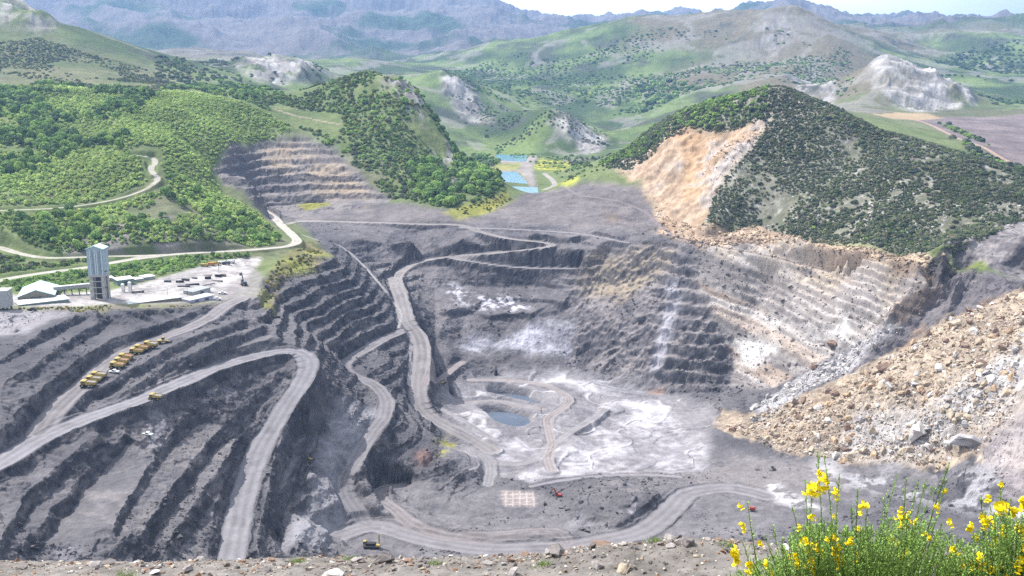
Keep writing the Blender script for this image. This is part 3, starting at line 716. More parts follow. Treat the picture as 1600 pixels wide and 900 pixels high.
# broken rock: displace the pit surface along its own normal with a noise that also varies with height
nx_, ny_ = -gx / dx, -gy / dyr
nl = np.sqrt(nx_ ** 2 + ny_ ** 2 + 1)
CLIFF = poly_mask([(1445, 400), (1475, 385), (1500, 368), (1560, 350), (1640, 320), (1660, 430), (1600, 440), (1540, 420), (1500, 432), (1462, 440)], 3, dmax=1000, warp=4)
SCAR = poly_mask([(962, 268), (1000, 232), (1040, 212), (1130, 200), (1200, 178), (1214, 172), (1195, 195), (1180, 230), (1150, 260), (1110, 310), (1095, 350), (1105, 372), (1075, 376), (1040, 362), (1020, 320), (1010, 292), (985, 275)], 3, dmax=1300, warp=10)
rockw = np.clip(M_PIT * (1 - .6 * M_SLAB) + M_QUARRY + 1.5 * CLIFF + 1.6 * SCAR, 0, 1.6) * np.clip(.25 + slope, 0, 1.2) * (1 - ROAD) * (1 - .6 * M_FLOOR) * (RB > math.log(292))
rockw = rockw * (1 + .1 * M_BUTT - .45 * M_FAR)
disp = (fbm3(XX, YY, ZT * 1.3, 7, 3, 1101) * 1.5 + fbm3(XX, YY, ZT, 17, 2, 1131) * 2.2 * np.clip(.3 * M_BUTT + SCAR + CLIFF, 0, 1) + fbm3(XX * .3, YY * .3, ZT, 2.6, 2, 1121) * .55) * rockw
XD = XX + disp * nx_ / nl; YD = YY + disp * ny_ / nl; ZT = (ZT + disp / nl).astype(np.float32)
n_big = fbm(XX, YY, 90, 4, 501); n_mid = fbm3(XX, YY, ZT, 20, 4, 511); n_fine = fbm3(XX, YY, ZT * 1.2, 4.5, 3, 521)
n_bed = fbm3(XX * .12, YY * .12, ZT, 1.9, 3, 531)
ALB = np.zeros((NB, NA, 3), np.float32)


def put(color, m):
    global ALB
    ALB = ALB + (np.array(color, np.float32) - ALB) * np.clip(m, 0, 1)[..., None]


def put_grad(c0, c1, t, m):
    global ALB
    c = np.array(c0, np.float32) + (np.array(c1, np.float32) - np.array(c0, np.float32)) * np.clip(t, 0, 1)[..., None]
    ALB = ALB + (c - ALB) * np.clip(m, 0, 1)[..., None]


one = np.ones((NB, NA), np.float32)
# vegetated hills: grass, broom scrub, bare heath
put_grad((.095, .128, .05), (.165, .195, .085), n_big * .8 + n_mid * .6 + .5, one)
put_grad((.10, .095, .075), (.16, .15, .105), n_mid + .5, sstep(.15, .55, fbm(XX, YY, 240, 4, 531)) * .6)
fard = sstep(math.log(1500), math.log(2200), RB) * one
heath = sstep(-.1, .35, fbm(XX, YY, 900, 5, 541) + .0006 * (ZT + 80))
put_grad((.085, .125, .045), (.145, .125, .085), heath, fard * .95)
put_grad((.045, .07, .03), (.15, .2, .07), fbm(XX, YY, 150, 5, 551) * 1.8 + .5, fard * (1 - heath) * .85)
put((.06, .065, .05), fard * sstep(.1, .35, fbm(XX, YY, 120, 5, 555) - .25 * heath) * .8)
put((.25, .235, .215), fard * sstep(.45, .65, fbm(XX, YY, 200, 5, 557, ridged=True) + .15 * heath) * .5)
rocks = np.clip(KNOB + poly_mask([(1190, 45), (1222, 38), (1245, 60), (1215, 80), (1180, 70)], 3, dmax=4300) + poly_mask([(1240, 130), (1280, 112), (1305, 140), (1290, 165)], 3, dmax=3600), 0, 1)
put_grad((.13, .12, .115), (.38, .36, .34), fbm(XX, YY, 18, 4, 559, ridged=True) + .3, rocks * sstep(-.35, .1, fbm(XX, YY, 26, 3, 560)))
# high ranges: pasture below, grey rock above
rocky = sstep(.1, .5, fbm(XX, YY, 700, 5, 561, ridged=True) + (ZT - 250) * .0009)
put_grad((.05, .075, .04), (.145, .13, .125), rocky, sstep(math.log(4300), math.log(5600), RB) * one)
snow = sstep(.05, .4, fbm(XX, YY, 500, 5, 571) + (ZT - 720) * .0018) * sstep(math.log(9500), math.log(11500), RB)
put((.75, .77, .8), snow)
put_grad((.16, .15, .135), (.42, .40, .38), fbm(XX, YY, 45, 5, 581, ridged=True) + .35, crag * sstep(-.5, .1, fbm(XX, YY, 60, 4, 583)))
# purple ploughed tip at the right, with its tan field
field = poly_mask([(1420, 190), (1490, 182), (1640, 190), (1660, 280), (1600, 268), (1540, 238), (1480, 212)], 4, dmax=2300)
put_grad((.13, .105, .105), (.2, .165, .16), fbm(XX, YY, 60, 4, 591) + .5, field)
put((.34, .26, .16), poly_mask([(1360, 182), (1400, 174), (1450, 176), (1475, 186), (1430, 192), (1395, 190)], 2, dmax=2300))
# bush hill: thin grey soil and limestone
M_BUSH = poly_mask([(945, 262), (1000, 212), (1060, 172), (1120, 154), (1180, 138), (1210, 129), (1260, 148), (1330, 182), (1400, 207), (1480, 235), (1600, 280), (1660, 300), (1660, 430), (1600, 395), (1540, 372), (1480, 385), (1440, 402), (1400, 396), (1300, 379), (1230, 366), (1150, 350), (1090, 352), (1115, 300), (1160, 240), (1200, 180), (1130, 205), (1040, 218), (985, 265)], 3, dmax=1450)
put_grad((.12, .125, .085), (.22, .21, .17), n_mid * 1.1 + n_fine * .7 + .4, M_BUSH)
put((.30, .29, .265), M_BUSH * sstep(.25, .4, n_fine + n_big * .15) * .8)
# left slope under the rock: heath
put_grad((.085, .11, .05), (.15, .145, .085), n_big + n_mid + .5, poly_mask([(0, 40), (60, 45), (140, 82), (260, 120), (260, 138), (0, 132)], 6, dmax=2100) * .8)
# yard road cuttings: grey spoil on the hill foot
spoil = poly_mask([(110, 360), (220, 345), (330, 345), (410, 365), (420, 385), (250, 392), (100, 398)], 4, dmax=1050)
put_grad((.14, .13, .12), (.22, .2, .185), n_mid + .5, spoil * sstep(-.55, -.1, n_big * .6 + n_mid * .7))
verge = poly_mask([(-330, 478), (0, 482), (100, 478), (300, 472), (345, 472), (345, 482), (150, 492), (0, 494), (-330, 494)], 2, dmax=900)
put_grad((.2, .175, .14), (.17, .19, .07), n_mid * 1.4 + n_fine * .6 + .3, verge)
put((.2, .14, .09), poly_mask([(100, 262), (150, 240), (180, 238), (120, 275), (60, 320), (40, 330)], 3, dmax=1000) * sstep(-.2, .3, n_mid))
# small quarry
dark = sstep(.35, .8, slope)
put_grad((.15, .14, .15), (.24, .215, .2), n_mid + .5, M_QUARRY)
put_grad((.2, .16, .125), (.34, .27, .19), n_mid + n_fine * .4 + .5, .8 * M_QUARRY * np.clip(poly_mask([(440, 220), (480, 222), (450, 262), (470, 280), (420, 262), (400, 235)], 5, dmax=1400) + poly_mask([(470, 240), (520, 250), (555, 280), (590, 310), (490, 310), (480, 270)], 5, dmax=1400), 0, 1) * sstep(-.5, .2, n_mid + .2))
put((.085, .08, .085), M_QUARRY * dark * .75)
# ---------------- the pit
put_grad((.086, .084, .09), (.158, .15, .154), n_big * .6 + n_mid * .6 + .5, M_PIT)
put((.24, .215, .2), M_PIT * sstep(.2, .5, n_big + n_fine * .3) * .35)
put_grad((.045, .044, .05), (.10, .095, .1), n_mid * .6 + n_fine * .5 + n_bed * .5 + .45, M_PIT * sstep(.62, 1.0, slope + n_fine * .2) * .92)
put((.20, .185, .18), M_PIT * sstep(.7, 1.1, slope) * sstep(.15, .4, n_bed + n_fine * .4) * .35)
# far bowl is browner, dustier
put_grad((.11, .103, .108), (.175, .162, .163), n_mid + n_fine * .4 + .5, M_FAR * .7 * (1 - sstep(.7, 1.1, slope)))
# fill platform and spoil banks beyond the top road
bank = BANK
put_grad((.12, .11, .112), (.19, .17, .168), n_mid + n_big * .5 + .5, bank)
put_grad((.12, .112, .115), (.2, .18, .175), n_mid + .5, bank * sstep(.0, .5, fbm(XX, YY, 50, 3, 607) + n_fine * .3) * .6)
put((.26, .19, .13), bank * sstep(.25, .55, fbm(XX, YY, 60, 3, 605)) * .6)
# yellow broom and green at bank heads
put_grad((.16, .17, .05), (.3, .29, .06), n_mid + .5, poly_mask([(690, 335), (740, 318), (790, 300), (800, 312), (760, 335), (715, 345)], 3, dmax=1300) * .9)
green = poly_mask([(405, 462), (425, 425), (465, 385), (485, 372), (520, 402), (490, 425), (450, 432), (425, 470), (430, 490), (410, 480)], 4, dmax=1000)
put_grad((.2, .16, .09), (.2, .21, .06), n_mid * 1.5 + .6, green * sstep(-.4, .2, n_mid + n_fine * .5 + .2))
put_grad((.22, .22, .05), (.34, .31, .08), n_mid, poly_mask([(460, 318), (500, 315), (520, 320), (480, 328)], 2, dmax=1300))
# buttress: tan talus head, dark strata
put_grad((.09, .086, .092), (.21, .19, .186), sb * 1.2 + n_fine * .5 + n_mid * .3 + .45, M_BUTT)
put_grad((.25, .205, .155), (.32, .27, .2), n_mid + .5, poly_mask([(940, 402), (1000, 385), (1060, 382), (1050, 420), (1000, 450), (970, 480), (940, 470), (905, 450), (900, 440)], 6, warp=6) * sstep(-.6, .1, n_mid + .25))
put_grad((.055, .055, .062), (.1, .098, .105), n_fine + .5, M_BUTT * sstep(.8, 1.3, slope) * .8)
put((.42, .41, .44), poly_mask([(1042, 440), (1060, 440), (1055, 490), (1048, 530), (1030, 590), (1012, 588), (1030, 520), (1040, 480)], 4, warp=6) * sstep(-.5, .2, n_mid + .25) * .75)
put_grad((.24, .235, .26), (.55, .55, .6), n_mid * 1.2 + n_fine * .5 + .4, poly_mask([(820, 515), (850, 500), (890, 505), (892, 555), (830, 556), (740, 545), (715, 540), (735, 528), (790, 535)], 5, warp=7) * .8)
put_grad((.22, .21, .22), (.5, .5, .54), n_fine * 1.5 + n_mid, poly_mask([(690, 440), (715, 440), (730, 460), (800, 460), (840, 470), (820, 485), (750, 485), (710, 475)], 4, warp=6) * sstep(0., .35, n_fine + n_mid * .5))
# bedded slab: pale limestone beds, ochre head
put_grad((.21, .192, .185), (.42, .385, .36), bedband * 1.5 + st * .35 + n_mid * .4 + n_fine * .35 + .5, M_SLAB)
put((.36, .27, .2), M_SLAB * sstep(.1, .35, fbm(XX * .07 + 50, (-BASE - .30 * (XX - 150)), 14, 2, 171)) * .5)
put_grad((.33, .26, .18), (.43, .36, .27), n_mid + .5, poly_mask([(1085, 385), (1200, 372), (1330, 402), (1440, 428), (1470, 440), (1420, 470), (1300, 440), (1180, 415), (1110, 400)], 6, warp=8) * .75 * sstep(-.4, .2, n_mid + n_big * .5 + .15))
put((.11, .105, .105), M_SLAB * sstep(.28, .5, -bedband * .8 + n_fine * .35 + n_mid * .15) * .75)
put_grad((.10, .08, .07), (.16, .125, .105), n_fine + .5, poly_mask([(1366, 508), (1400, 480), (1440, 456), (1480, 440), (1514, 431), (1512, 452), (1480, 470), (1440, 490), (1400, 507)], 2, warp=3))  # undercut wedge: brown rock, its shadow painted in as a darker tone
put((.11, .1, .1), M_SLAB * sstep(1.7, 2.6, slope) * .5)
put((.60, .585, .56), np.clip(poly_mask([(1135, 535), (1185, 530), (1215, 560), (1180, 570), (1150, 555)], 4, warp=7) + poly_mask([(1255, 497), (1300, 498), (1340, 515), (1320, 530), (1270, 525)], 4, warp=7) + poly_mask([(1185, 495), (1240, 480), (1250, 500), (1200, 515)], 4, warp=9) * .5, 0, 1) * sstep(-.45, .1, n_mid + n_fine * .4))
# rim of the slab under the bushes: broken red and ochre rock
RIM = poly_mask([(1020, 315), (1060, 340), (1090, 355), (1150, 350), (1250, 368), (1330, 388), (1420, 398), (1460, 402), (1500, 425), (1450, 430), (1400, 432), (1330, 408), (1200, 382), (1090, 388), (1040, 366)], 3, dmax=1150, warp=4)
put((.08, .075, .08), RIM * 0)
put_grad((.22, .165, .125), (.42, .33, .24), n_mid * 1.1 + n_fine * .6 + .5, RIM)
# orange scar
put_grad((.28, .2, .135), (.47, .365, .27), n_mid * .9 + n_fine * .6 + n_big * .4 + .5, SCAR)
put((.17, .13, .1), SCAR * sstep(.25, .5, n_fine * .6 + n_mid * .6) * .6)
put((.42, .265, .14), poly_mask([(1040, 214), (1130, 204), (1170, 190), (1130, 225), (1110, 262), (1085, 310), (1065, 318), (1075, 262)], 4, dmax=1300, warp=8) * SCAR * .55)
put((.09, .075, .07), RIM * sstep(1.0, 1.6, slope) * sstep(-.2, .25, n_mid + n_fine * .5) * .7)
put_grad((.3, .26, .23), (.46, .41, .37), n_fine + .5, SCAR * sstep(0.05, .4, n_big + n_mid * .6))
# cliff at the far right
put_grad((.12, .11, .115), (.25, .23, .225), n_mid + n_fine + .4, poly_mask([(1475, 385), (1500, 372), (1560, 350), (1640, 320), (1660, 430), (1600, 440), (1540, 420), (1500, 420)], 3, dmax=1000, warp=4))
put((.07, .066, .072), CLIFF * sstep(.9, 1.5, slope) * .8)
put_grad((.1, .13, .04), (.17, .2, .06), n_fine + .5, poly_mask([(1500, 418), (1525, 412), (1545, 424), (1530, 432), (1505, 428)], 2, warp=2))
# spoil ramp
RAMP = poly_mask([(1600, 440), (1510, 428), (1485, 440), (1460, 470), (1430, 505), (1370, 540), (1290, 575), (1225, 615), (1200, 640), (1270, 610), (1330, 580), (1420, 535), (1480, 500), (1540, 475), (1610, 452)], 3, warp=3)
put_grad((.12, .11, .115), (.16, .148, .15), n_mid + .5, RAMP)
# talus
put_grad((.22, .178, .14), (.40, .33, .25), n_mid * .9 + n_fine * .8 + n_big * .3 + .45, M_TALUS * (1 - RAMP))
put_grad((.27, .26, .26), (.42, .41, .41), n_fine + .5, np.clip(poly_mask([(1300, 715), (1330, 660), (1400, 640), (1500, 610), (1600, 540), (1640, 560), (1600, 620), (1530, 670), (1420, 715)], 8, warp=12) + poly_mask([(1180, 640), (1230, 600), (1330, 545), (1400, 525), (1360, 550), (1260, 610), (1200, 660)], 4, warp=5), 0, 1) * .85)
put_grad((.2, .14, .1), (.3, .215, .15), n_fine + .5, M_TALUS * sstep(.25, .5, fbm(XX, YY, 35, 3, 611)) * .6)
put_grad((.21, .19, .2), (.34, .3, .28), n_mid + .5, poly_mask([(1530, 690), (1600, 620), (1660, 600), (1660, 800), (1560, 760)], 6, warp=8))
# pit floor: grey slimes with dried white crust
put_grad((.17, .162, .17), (.25, .238, .242), n_mid + n_fine * .3 + .5, M_FLOOR)
crust = np.clip(poly_mask([(850, 745), (880, 705), (920, 665), (945, 630), (1000, 625), (1060, 650), (1110, 710), (1108, 730), (1000, 735), (900, 742)], 5, warp=8) +
                poly_mask([(810, 580), (860, 578), (880, 592), (960, 604), (1010, 612), (980, 618), (900, 605), (850, 596)], 3, warp=5) +
                poly_mask([(768, 710), (785, 690), (810, 688), (830, 705), (860, 712), (850, 720), (800, 722)], 3, warp=4) + poly_mask([(810, 735), (850, 730), (880, 742), (830, 752), (808, 748)], 3, warp=4), 0, 1)
vein = fbm(XX, YY, 30, 5, 621, ridged=True)
put_grad((.25, .24, .25), (.47, .455, .465), vein * .7 + n_fine * .4 + n_mid * .8 + .2, crust * sstep(-.7, .3, n_mid + n_fine * .4 + vein * .3 + .15) * .9)
put((.17, .165, .175), M_FLOOR * sstep(.88, 1.0, chan) * sstep(-.1, .4, n_big + n_mid * .5) * .55)
put((.6, .585, .59), M_FLOOR * dyke * sstep(-.3, .2, n_mid) * .5)
wash = np.clip(poly_mask([(1195, 750), (1240, 775), (1290, 800), (1240, 795), (1200, 775)], 3, warp=6) + poly_mask([(1250, 700), (1330, 735), (1440, 745), (1540, 730), (1640, 760), (1640, 820), (1500, 800), (1400, 765), (1300, 760)], 8, warp=14) * .7, 0, 1)
put((.5, .49, .5), wash * sstep(.1, .4, vein + n_fine * .4) * .8)
put_grad((.26, .25, .26), (.48, .47, .49), vein * .7 + .4, poly_mask([(1010, 790), (1060, 755), (1000, 800), (960, 825), (900, 820), (870, 800), (930, 810)], 4, warp=6) * sstep(.1, .5, vein + n_fine * .5) * .7)
floor2 = poly_mask([(500, 690), (545, 620), (600, 640), (585, 672), (545, 740), (520, 860), (430, 862), (480, 790), (495, 730)], 5, warp=5)
put_grad((.16, .155, .167), (.26, .255, .268), n_mid + n_fine * .4 + .5, floor2)
put_grad((.135, .128, .134), (.2, .19, .192), n_mid * .7 + n_fine * .4 + .5, poly_mask([(520, 870), (530, 815), (610, 755), (700, 752), (840, 762), (900, 800), (1000, 830), (1070, 762), (1150, 755), (1230, 800), (1150, 860), (900, 880)], 5, warp=4) * .7)
put_grad((.2, .195, .21), (.36, .355, .37), n_fine + n_mid + .3, poly_mask([(160, 790), (215, 715), (240, 690), (262, 660), (240, 640), (225, 700), (120, 850), (85, 875), (110, 880)], 5, warp=4) * .8)
put_grad((.18, .1, .085), (.22, .14, .115), n_fine + .5, poly_mask([(648, 712), (668, 708), (676, 722), (660, 730), (648, 724)], 3, warp=3) * .8)
put_grad((.17, .17, .07), (.3, .28, .06), n_fine + .5, poly_mask([(680, 700), (694, 682), (714, 690), (705, 710), (685, 725)], 3, warp=3) * sstep(-.3, .3, n_fine + n_mid))
pad = poly_mask([(783, 766), (832, 766), (838, 788), (788, 789)], 2)
put((.25, .215, .2), pad)
put((.36, .32, .3), pad * ((np.mod(XX, 4.5) < 1.2) | (np.mod(YY, 7.0) < 1.6)))
put((.3, .21, .17), poly_mask([(1008, 611), (1035, 609), (1040, 615), (1015, 617)], 2, warp=3))
# plant yard
YARD = poly_mask([(-330, 488), (20, 478), (60, 480), (140, 478), (220, 474), (300, 473), (345, 470), (378, 455), (395, 425), (410, 402), (370, 405), (300, 420), (230, 440), (170, 455), (60, 462), (-330, 465)], 2)
put_grad((.25, .235, .23), (.46, .435, .42), n_mid + n_fine * .6 + .5, YARD * (1 - sstep(.5, .9, slope)))
put((.24, .22, .22), poly_mask([(330, 470), (345, 450), (375, 435), (400, 420), (415, 440), (400, 470), (365, 475)], 4, warp=5) * .85)
put((.28, .265, .27), poly_mask([(-330, 492), (0, 484), (90, 487), (130, 486), (80, 500), (40, 520), (-330, 555)], 3) * .8)
# ponds' banks
put_grad((.22, .2, .19), (.3, .27, .25), n_mid + .5, poly_mask([(768, 242), (842, 242), (832, 262), (838, 292), (828, 292), (812, 268), (768, 266)], 2, dmax=2300))
put_grad((.16, .18, .07), (.3, .28, .1), n_mid + .5, poly_mask([(768, 255), (815, 255), (812, 265), (768, 266)], 2, dmax=2300))
flower = poly_mask([(834, 262), (845, 246), (875, 250), (900, 256), (880, 266), (850, 268)], 2, dmax=2000)
put_grad((.14, .17, .05), (.5, .47, .05), sstep(-.1, .4, n_mid * .6 + n_fine * .8), flower)
put((.35, .36, .06), poly_mask([(870, 290), (885, 282), (905, 278), (900, 286), (880, 292)], 2, dmax=1700) * .8)
# carriageways, with wheel ruts along them
rut = .5 + .5 * np.cos(LAT * 9.0 + n_mid * 1.5)
wet = sstep(.05, .3, n_mid + .3 * n_big) * (1 - sstep(.35, .75, np.abs(LAT + .15 * n_mid)))
ALB = ALB + (ROADC * np.array((.70, .70, .73), np.float32) * (0.84 + .2 * rut + .07 * n_fine + .12 * n_mid + .1 * n_big - .22 * wet)[..., None] - ALB) * (ROAD * .92)[..., None]
ALB *= (1 + .16 * n_fine * (1 - .7 * ROAD) + .06 * fbm(XX, YY, 2.2, 2, 631))[..., None]
ALB[..., 2] *= 1 + .02 * np.clip(M_PIT - M_SLAB - M_TALUS, 0, 1)
ALB = np.clip(ALB, 0.02, 0.85)

# ------------------------------------------------------------------ materials
MATS = {}


def nodemat(name):
    m = bpy.data.materials.new(name)
    m.use_nodes = True
    MATS[name] = m
    return m, m.node_tree, m.node_tree.nodes["Principled BSDF"]


def mat(name, color, rough=0.6, metal=0.0, var=0.12, scale=3.0, spec=0.3):
    """plain surface with worn, uneven colour"""
    if name in MATS:
        return MATS[name]
    m, nt, b = nodemat(name)
    tc = nt.nodes.new("ShaderNodeTexCoord")
    nz = nt.nodes.new("ShaderNodeTexNoise")
    nz.inputs["Scale"].default_value = scale
    nz.inputs["Detail"].default_value = 5
    nt.links.new(tc.outputs["Object"], nz.inputs["Vector"])
    cr = nt.nodes.new("ShaderNodeValToRGB")
    c = np.array(color)
    cr.color_ramp.elements[0].position = 0.3
    cr.color_ramp.elements[1].position = 0.7
    cr.color_ramp.elements[0].color = (*np.clip(c * (1 - var), 0, 1), 1)
    cr.color_ramp.elements[1].color = (*np.clip(c * (1 + var), 0, 1), 1)
    nt.links.new(nz.outputs["Fac"], cr.inputs[0])
    nt.links.new(cr.outputs[0], b.inputs["Base Color"])
    b.inputs["Roughness"].default_value = rough
    b.inputs["Metallic"].default_value = metal
    b.inputs["Specular IOR Level"].default_value = spec
    return m


def land_mat(name, s1, s2, amount, bump):
    """surface cover from the land's colour layer, broken up by two sizes of grain"""
    m, nt, b = nodemat(name)
    at = nt.nodes.new("ShaderNodeAttribute"); at.attribute_name = "cover"
    tc = nt.nodes.new("ShaderNodeTexCoord")
    mul = None
    hs = []
    for s in (s1, s2):
        nz = nt.nodes.new("ShaderNodeTexNoise")
        nz.inputs["Scale"].default_value = s
        nz.inputs["Detail"].default_value = 6
        nz.inputs["Roughness"].default_value = 0.65
        nt.links.new(tc.outputs["Object"], nz.inputs["Vector"])
        mr = nt.nodes.new("ShaderNodeMapRange")
        mr.inputs[1].default_value = 0.25; mr.inputs[2].default_value = 0.75
        mr.inputs[3].default_value = 1 - amount; mr.inputs[4].default_value = 1 + amount
        nt.links.new(nz.outputs["Fac"], mr.inputs[0])
        hs.append(nz)
        if mul is None:
            mul = mr
        else:
            mm = nt.nodes.new("ShaderNodeMath"); mm.operation = 'MULTIPLY'
            nt.links.new(mul.outputs[0], mm.inputs[0]); nt.links.new(mr.outputs[0], mm.inputs[1])
            mul = mm
    vm = nt.nodes.new("ShaderNodeVectorMath"); vm.operation = 'SCALE'
    nt.links.new(at.outputs["Color"], vm.inputs[0]); nt.links.new(mul.outputs[0], vm.inputs["Scale"])
    nt.links.new(vm.outputs[0], b.inputs["Base Color"])
    b.inputs["Roughness"].default_value = 0.95
    b.inputs["Specular IOR Level"].default_value = 0.1
    if bump:
        bp = nt.nodes.new("ShaderNodeBump")
        bp.inputs["Distance"].default_value = bump
        bp.inputs["Strength"].default_value = 0.8
        nt.links.new(hs[0].outputs["Fac"], bp.inputs["Height"])
        nt.links.new(bp.outputs[0], b.inputs["Normal"])
    return m


M_GROUND = land_mat("mine_ground", 0.45, 0.09, 0.16, 0.9)
M_ROADM = land_mat("road_dust", 0.5, 0.08, 0.10, 0.25)
M_HILL = land_mat("hill_cover", 0.14, 0.03, 0.22, 2.0)
M_RANGE = land_mat("range_cover", 0.012, 0.003, 0.2, 14.0)

# ------------------------------------------------------------------ split the sheet into named pieces of land
qi, qj = NB - 1, NA - 1
cls = np.full((qi, qj), 1, np.int8)                       # 1 hillside
mid = lambda m: m[:-1, :-1]
cls[mid(M_PIT) > .5] = 0
cls[mid(M_QUARRY) > .5] = 0
cls[mid(YARD) > .5] = 0
cls[mid(bank) > .5] = 0
cls[mid(M_BUTT) > .5] = 3
cls[mid(np.maximum(np.maximum(M_SLAB, SCAR), RIM)) > .5] = 3
cls[mid(M_TALUS) > .5] = 4
cls[np.exp(B_)[:-1] > 1900] = 5
cls[np.exp(B_)[:-1] > 4300] = 6
cls[mid(ROAD) > .5] = 2


def land(name, k, material):
    q = np.argwhere(cls == k)
    i, j = q[:, 0], q[:, 1]
    f = np.stack([i * NA + j, i * NA + j + 1, (i + 1) * NA + j + 1, (i + 1) * NA + j], 1)
    used, inv = np.unique(f, return_inverse=True)
    inv = inv.reshape(-1, 4).astype(np.int32)
    flat = k in (0, 2, 4)
    co = np.stack([XD.ravel()[used], YD.ravel()[used], ZT.ravel()[used]], 1).astype(np.float32)
    me = bpy.data.meshes.new(name)
    me.vertices.add(len(co)); me.vertices.foreach_set("co", co.ravel())
    me.loops.add(inv.size); me.loops.foreach_set("vertex_index", inv.ravel())
    me.polygons.add(len(inv))
    me.polygons.foreach_set("loop_start", np.arange(0, inv.size, 4, dtype=np.int32))
    at = me.attributes.new("cover", 'FLOAT_COLOR', 'POINT')
    c = np.ones((len(used), 4), np.float32); c[:, :3] = ALB.reshape(-1, 3)[used]
    at.data.foreach_set("color", c.ravel())
    me.update(calc_edges=True)
    if flat:
        me.shade_flat()
    me.materials.append(material)
    o = bpy.data.objects.new(name, me)
    COL.objects.link(o)
    o["kind"] = "structure"
    return o


land("ground", 0, M_GROUND)
land("hillside", 1, M_HILL)
land("road", 2, M_ROADM)
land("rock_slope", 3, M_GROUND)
land("talus_slope", 4, M_GROUND)
land("hill", 5, M_HILL)
land("mountain", 6, M_RANGE)

# ------------------------------------------------------------------ haze: one box of even air round everything but the sky
hz = bpy.data.meshes.new("haze")
x0, x1, y0, y1, z0, z1 = -13000, 13000, -60, 17600, float(ZT.min()) - 1.0, float(max(ZT.max(), 30)) + 5
hz.from_pydata([(x0, y0, z0), (x1, y0, z0), (x1, y1, z0), (x0, y1, z0), (x0, y0, z1), (x1, y0, z1), (x1, y1, z1), (x0, y1, z1)], [],
               [(0, 3, 2, 1), (4, 5, 6, 7), (0, 1, 5, 4), (1, 2, 6, 5), (2, 3, 7, 6), (3, 0, 4, 7)])
hm = bpy.data.materials.new("haze_air"); hm.use_nodes = True
nt = hm.node_tree; nt.nodes.clear()
mo = nt.nodes.new("ShaderNodeOutputMaterial"); pv = nt.nodes.new("ShaderNodeVolumePrincipled")
pv.inputs["Color"].default_value = (.31, .56, 1.0, 1)
pv.inputs["Density"].default_value = HAZE_DENSITY
pv.inputs["Anisotropy"].default_value = 0.25
nt.links.new(pv.outputs[0], mo.inputs["Volume"])
hz.materials.append(hm)
ho = bpy.data.objects.new("haze", hz); COL.objects.link(ho); ho["kind"] = "stuff"
# ------------------------------------------------------------------ water
def water_mat(name, color, rough):
    m, nt, b = nodemat(name)
    tc = nt.nodes.new("ShaderNodeTexCoord")
    nz = nt.nodes.new("ShaderNodeTexNoise"); nz.inputs["Scale"].default_value = 0.05; nz.inputs["Detail"].default_value = 4
    nt.links.new(tc.outputs["Object"], nz.inputs["Vector"])
    cr = nt.nodes.new("ShaderNodeValToRGB")
    cr.color_ramp.elements[0].color = (*[c * .8 for c in color], 1); cr.color_ramp.elements[1].color = (*[min(1, c * 1.25) for c in color], 1)
    nt.links.new(nz.outputs["Fac"], cr.inputs[0]); nt.links.new(cr.outputs[0], b.inputs["Base Color"])
    n2 = nt.nodes.new("ShaderNodeTexNoise"); n2.inputs["Scale"].default_value = 0.6; n2.inputs["Detail"].default_value = 3
    nt.links.new(tc.outputs["Object"], n2.inputs["Vector"])
    bp = nt.nodes.new("ShaderNodeBump"); bp.inputs["Distance"].default_value = 0.05; bp.inputs["Strength"].default_value = 0.5
    nt.links.new(n2.outputs["Fac"], bp.inputs["Height"]); nt.links.new(bp.outputs[0], b.inputs["Normal"])
    b.inputs["Roughness"].default_value = rough
    b.inputs["IOR"].default_value = 1.33
    return m


WM = {"pit": water_mat("pit_water", (.10, .125, .165), .12), "settling": water_mat("settling_water", (.10, .27, .40), .15)}
for kind, poly, z in WATERS:
    c = np.mean(np.array(poly), 0)
    grow = 1.12 if kind == "pit" else 1.0
    q = [c + (np.array(p) - c) * grow for p in poly]
    if kind == "pit":                                     # rounded shore
        for _ in range(2):
            q = [w for i in range(len(q)) for w in (q[i] * .75 + q[(i + 1) % len(q)] * .25, q[i] * .25 + q[(i + 1) % len(q)] * .75)]
    me = bpy.data.meshes.new("water")
    me.from_pydata([(p[0], p[1], z) for p in q], [], [tuple(range(len(q)))])
    me.materials.append(WM[kind])
    o = bpy.data.objects.new("water", me); COL.objects.link(o); o["kind"] = "structure"
# ------------------------------------------------------------------ tags
def tag(o, label=None, cat=None, group=None, kind=None):
    if label: o["label"] = label
    if cat: o["category"] = cat
    if group: o["group"] = group
    if kind: o["kind"] = kind
    return o


def raw_mesh(name, V, F, material, col=None):
    """mesh from numpy vertices and equal-sided faces, with an optional colour per vertex"""
    me = bpy.data.meshes.new(name)
    V = np.asarray(V, np.float32); F = np.asarray(F, np.int32)
    me.vertices.add(len(V)); me.vertices.foreach_set("co", V.ravel())
    me.loops.add(F.size); me.loops.foreach_set("vertex_index", F.ravel())
    me.polygons.add(len(F)); me.polygons.foreach_set("loop_start", np.arange(0, F.size, F.shape[1], dtype=np.int32))
    if col is not None:
        at = me.attributes.new("cover", 'FLOAT_COLOR', 'POINT')
        c = np.ones((len(V), 4), np.float32); c[:, :3] = col
        at.data.foreach_set("color", c.ravel())
    me.update(calc_edges=True)
    me.shade_flat()
    me.materials.append(material)
    return me


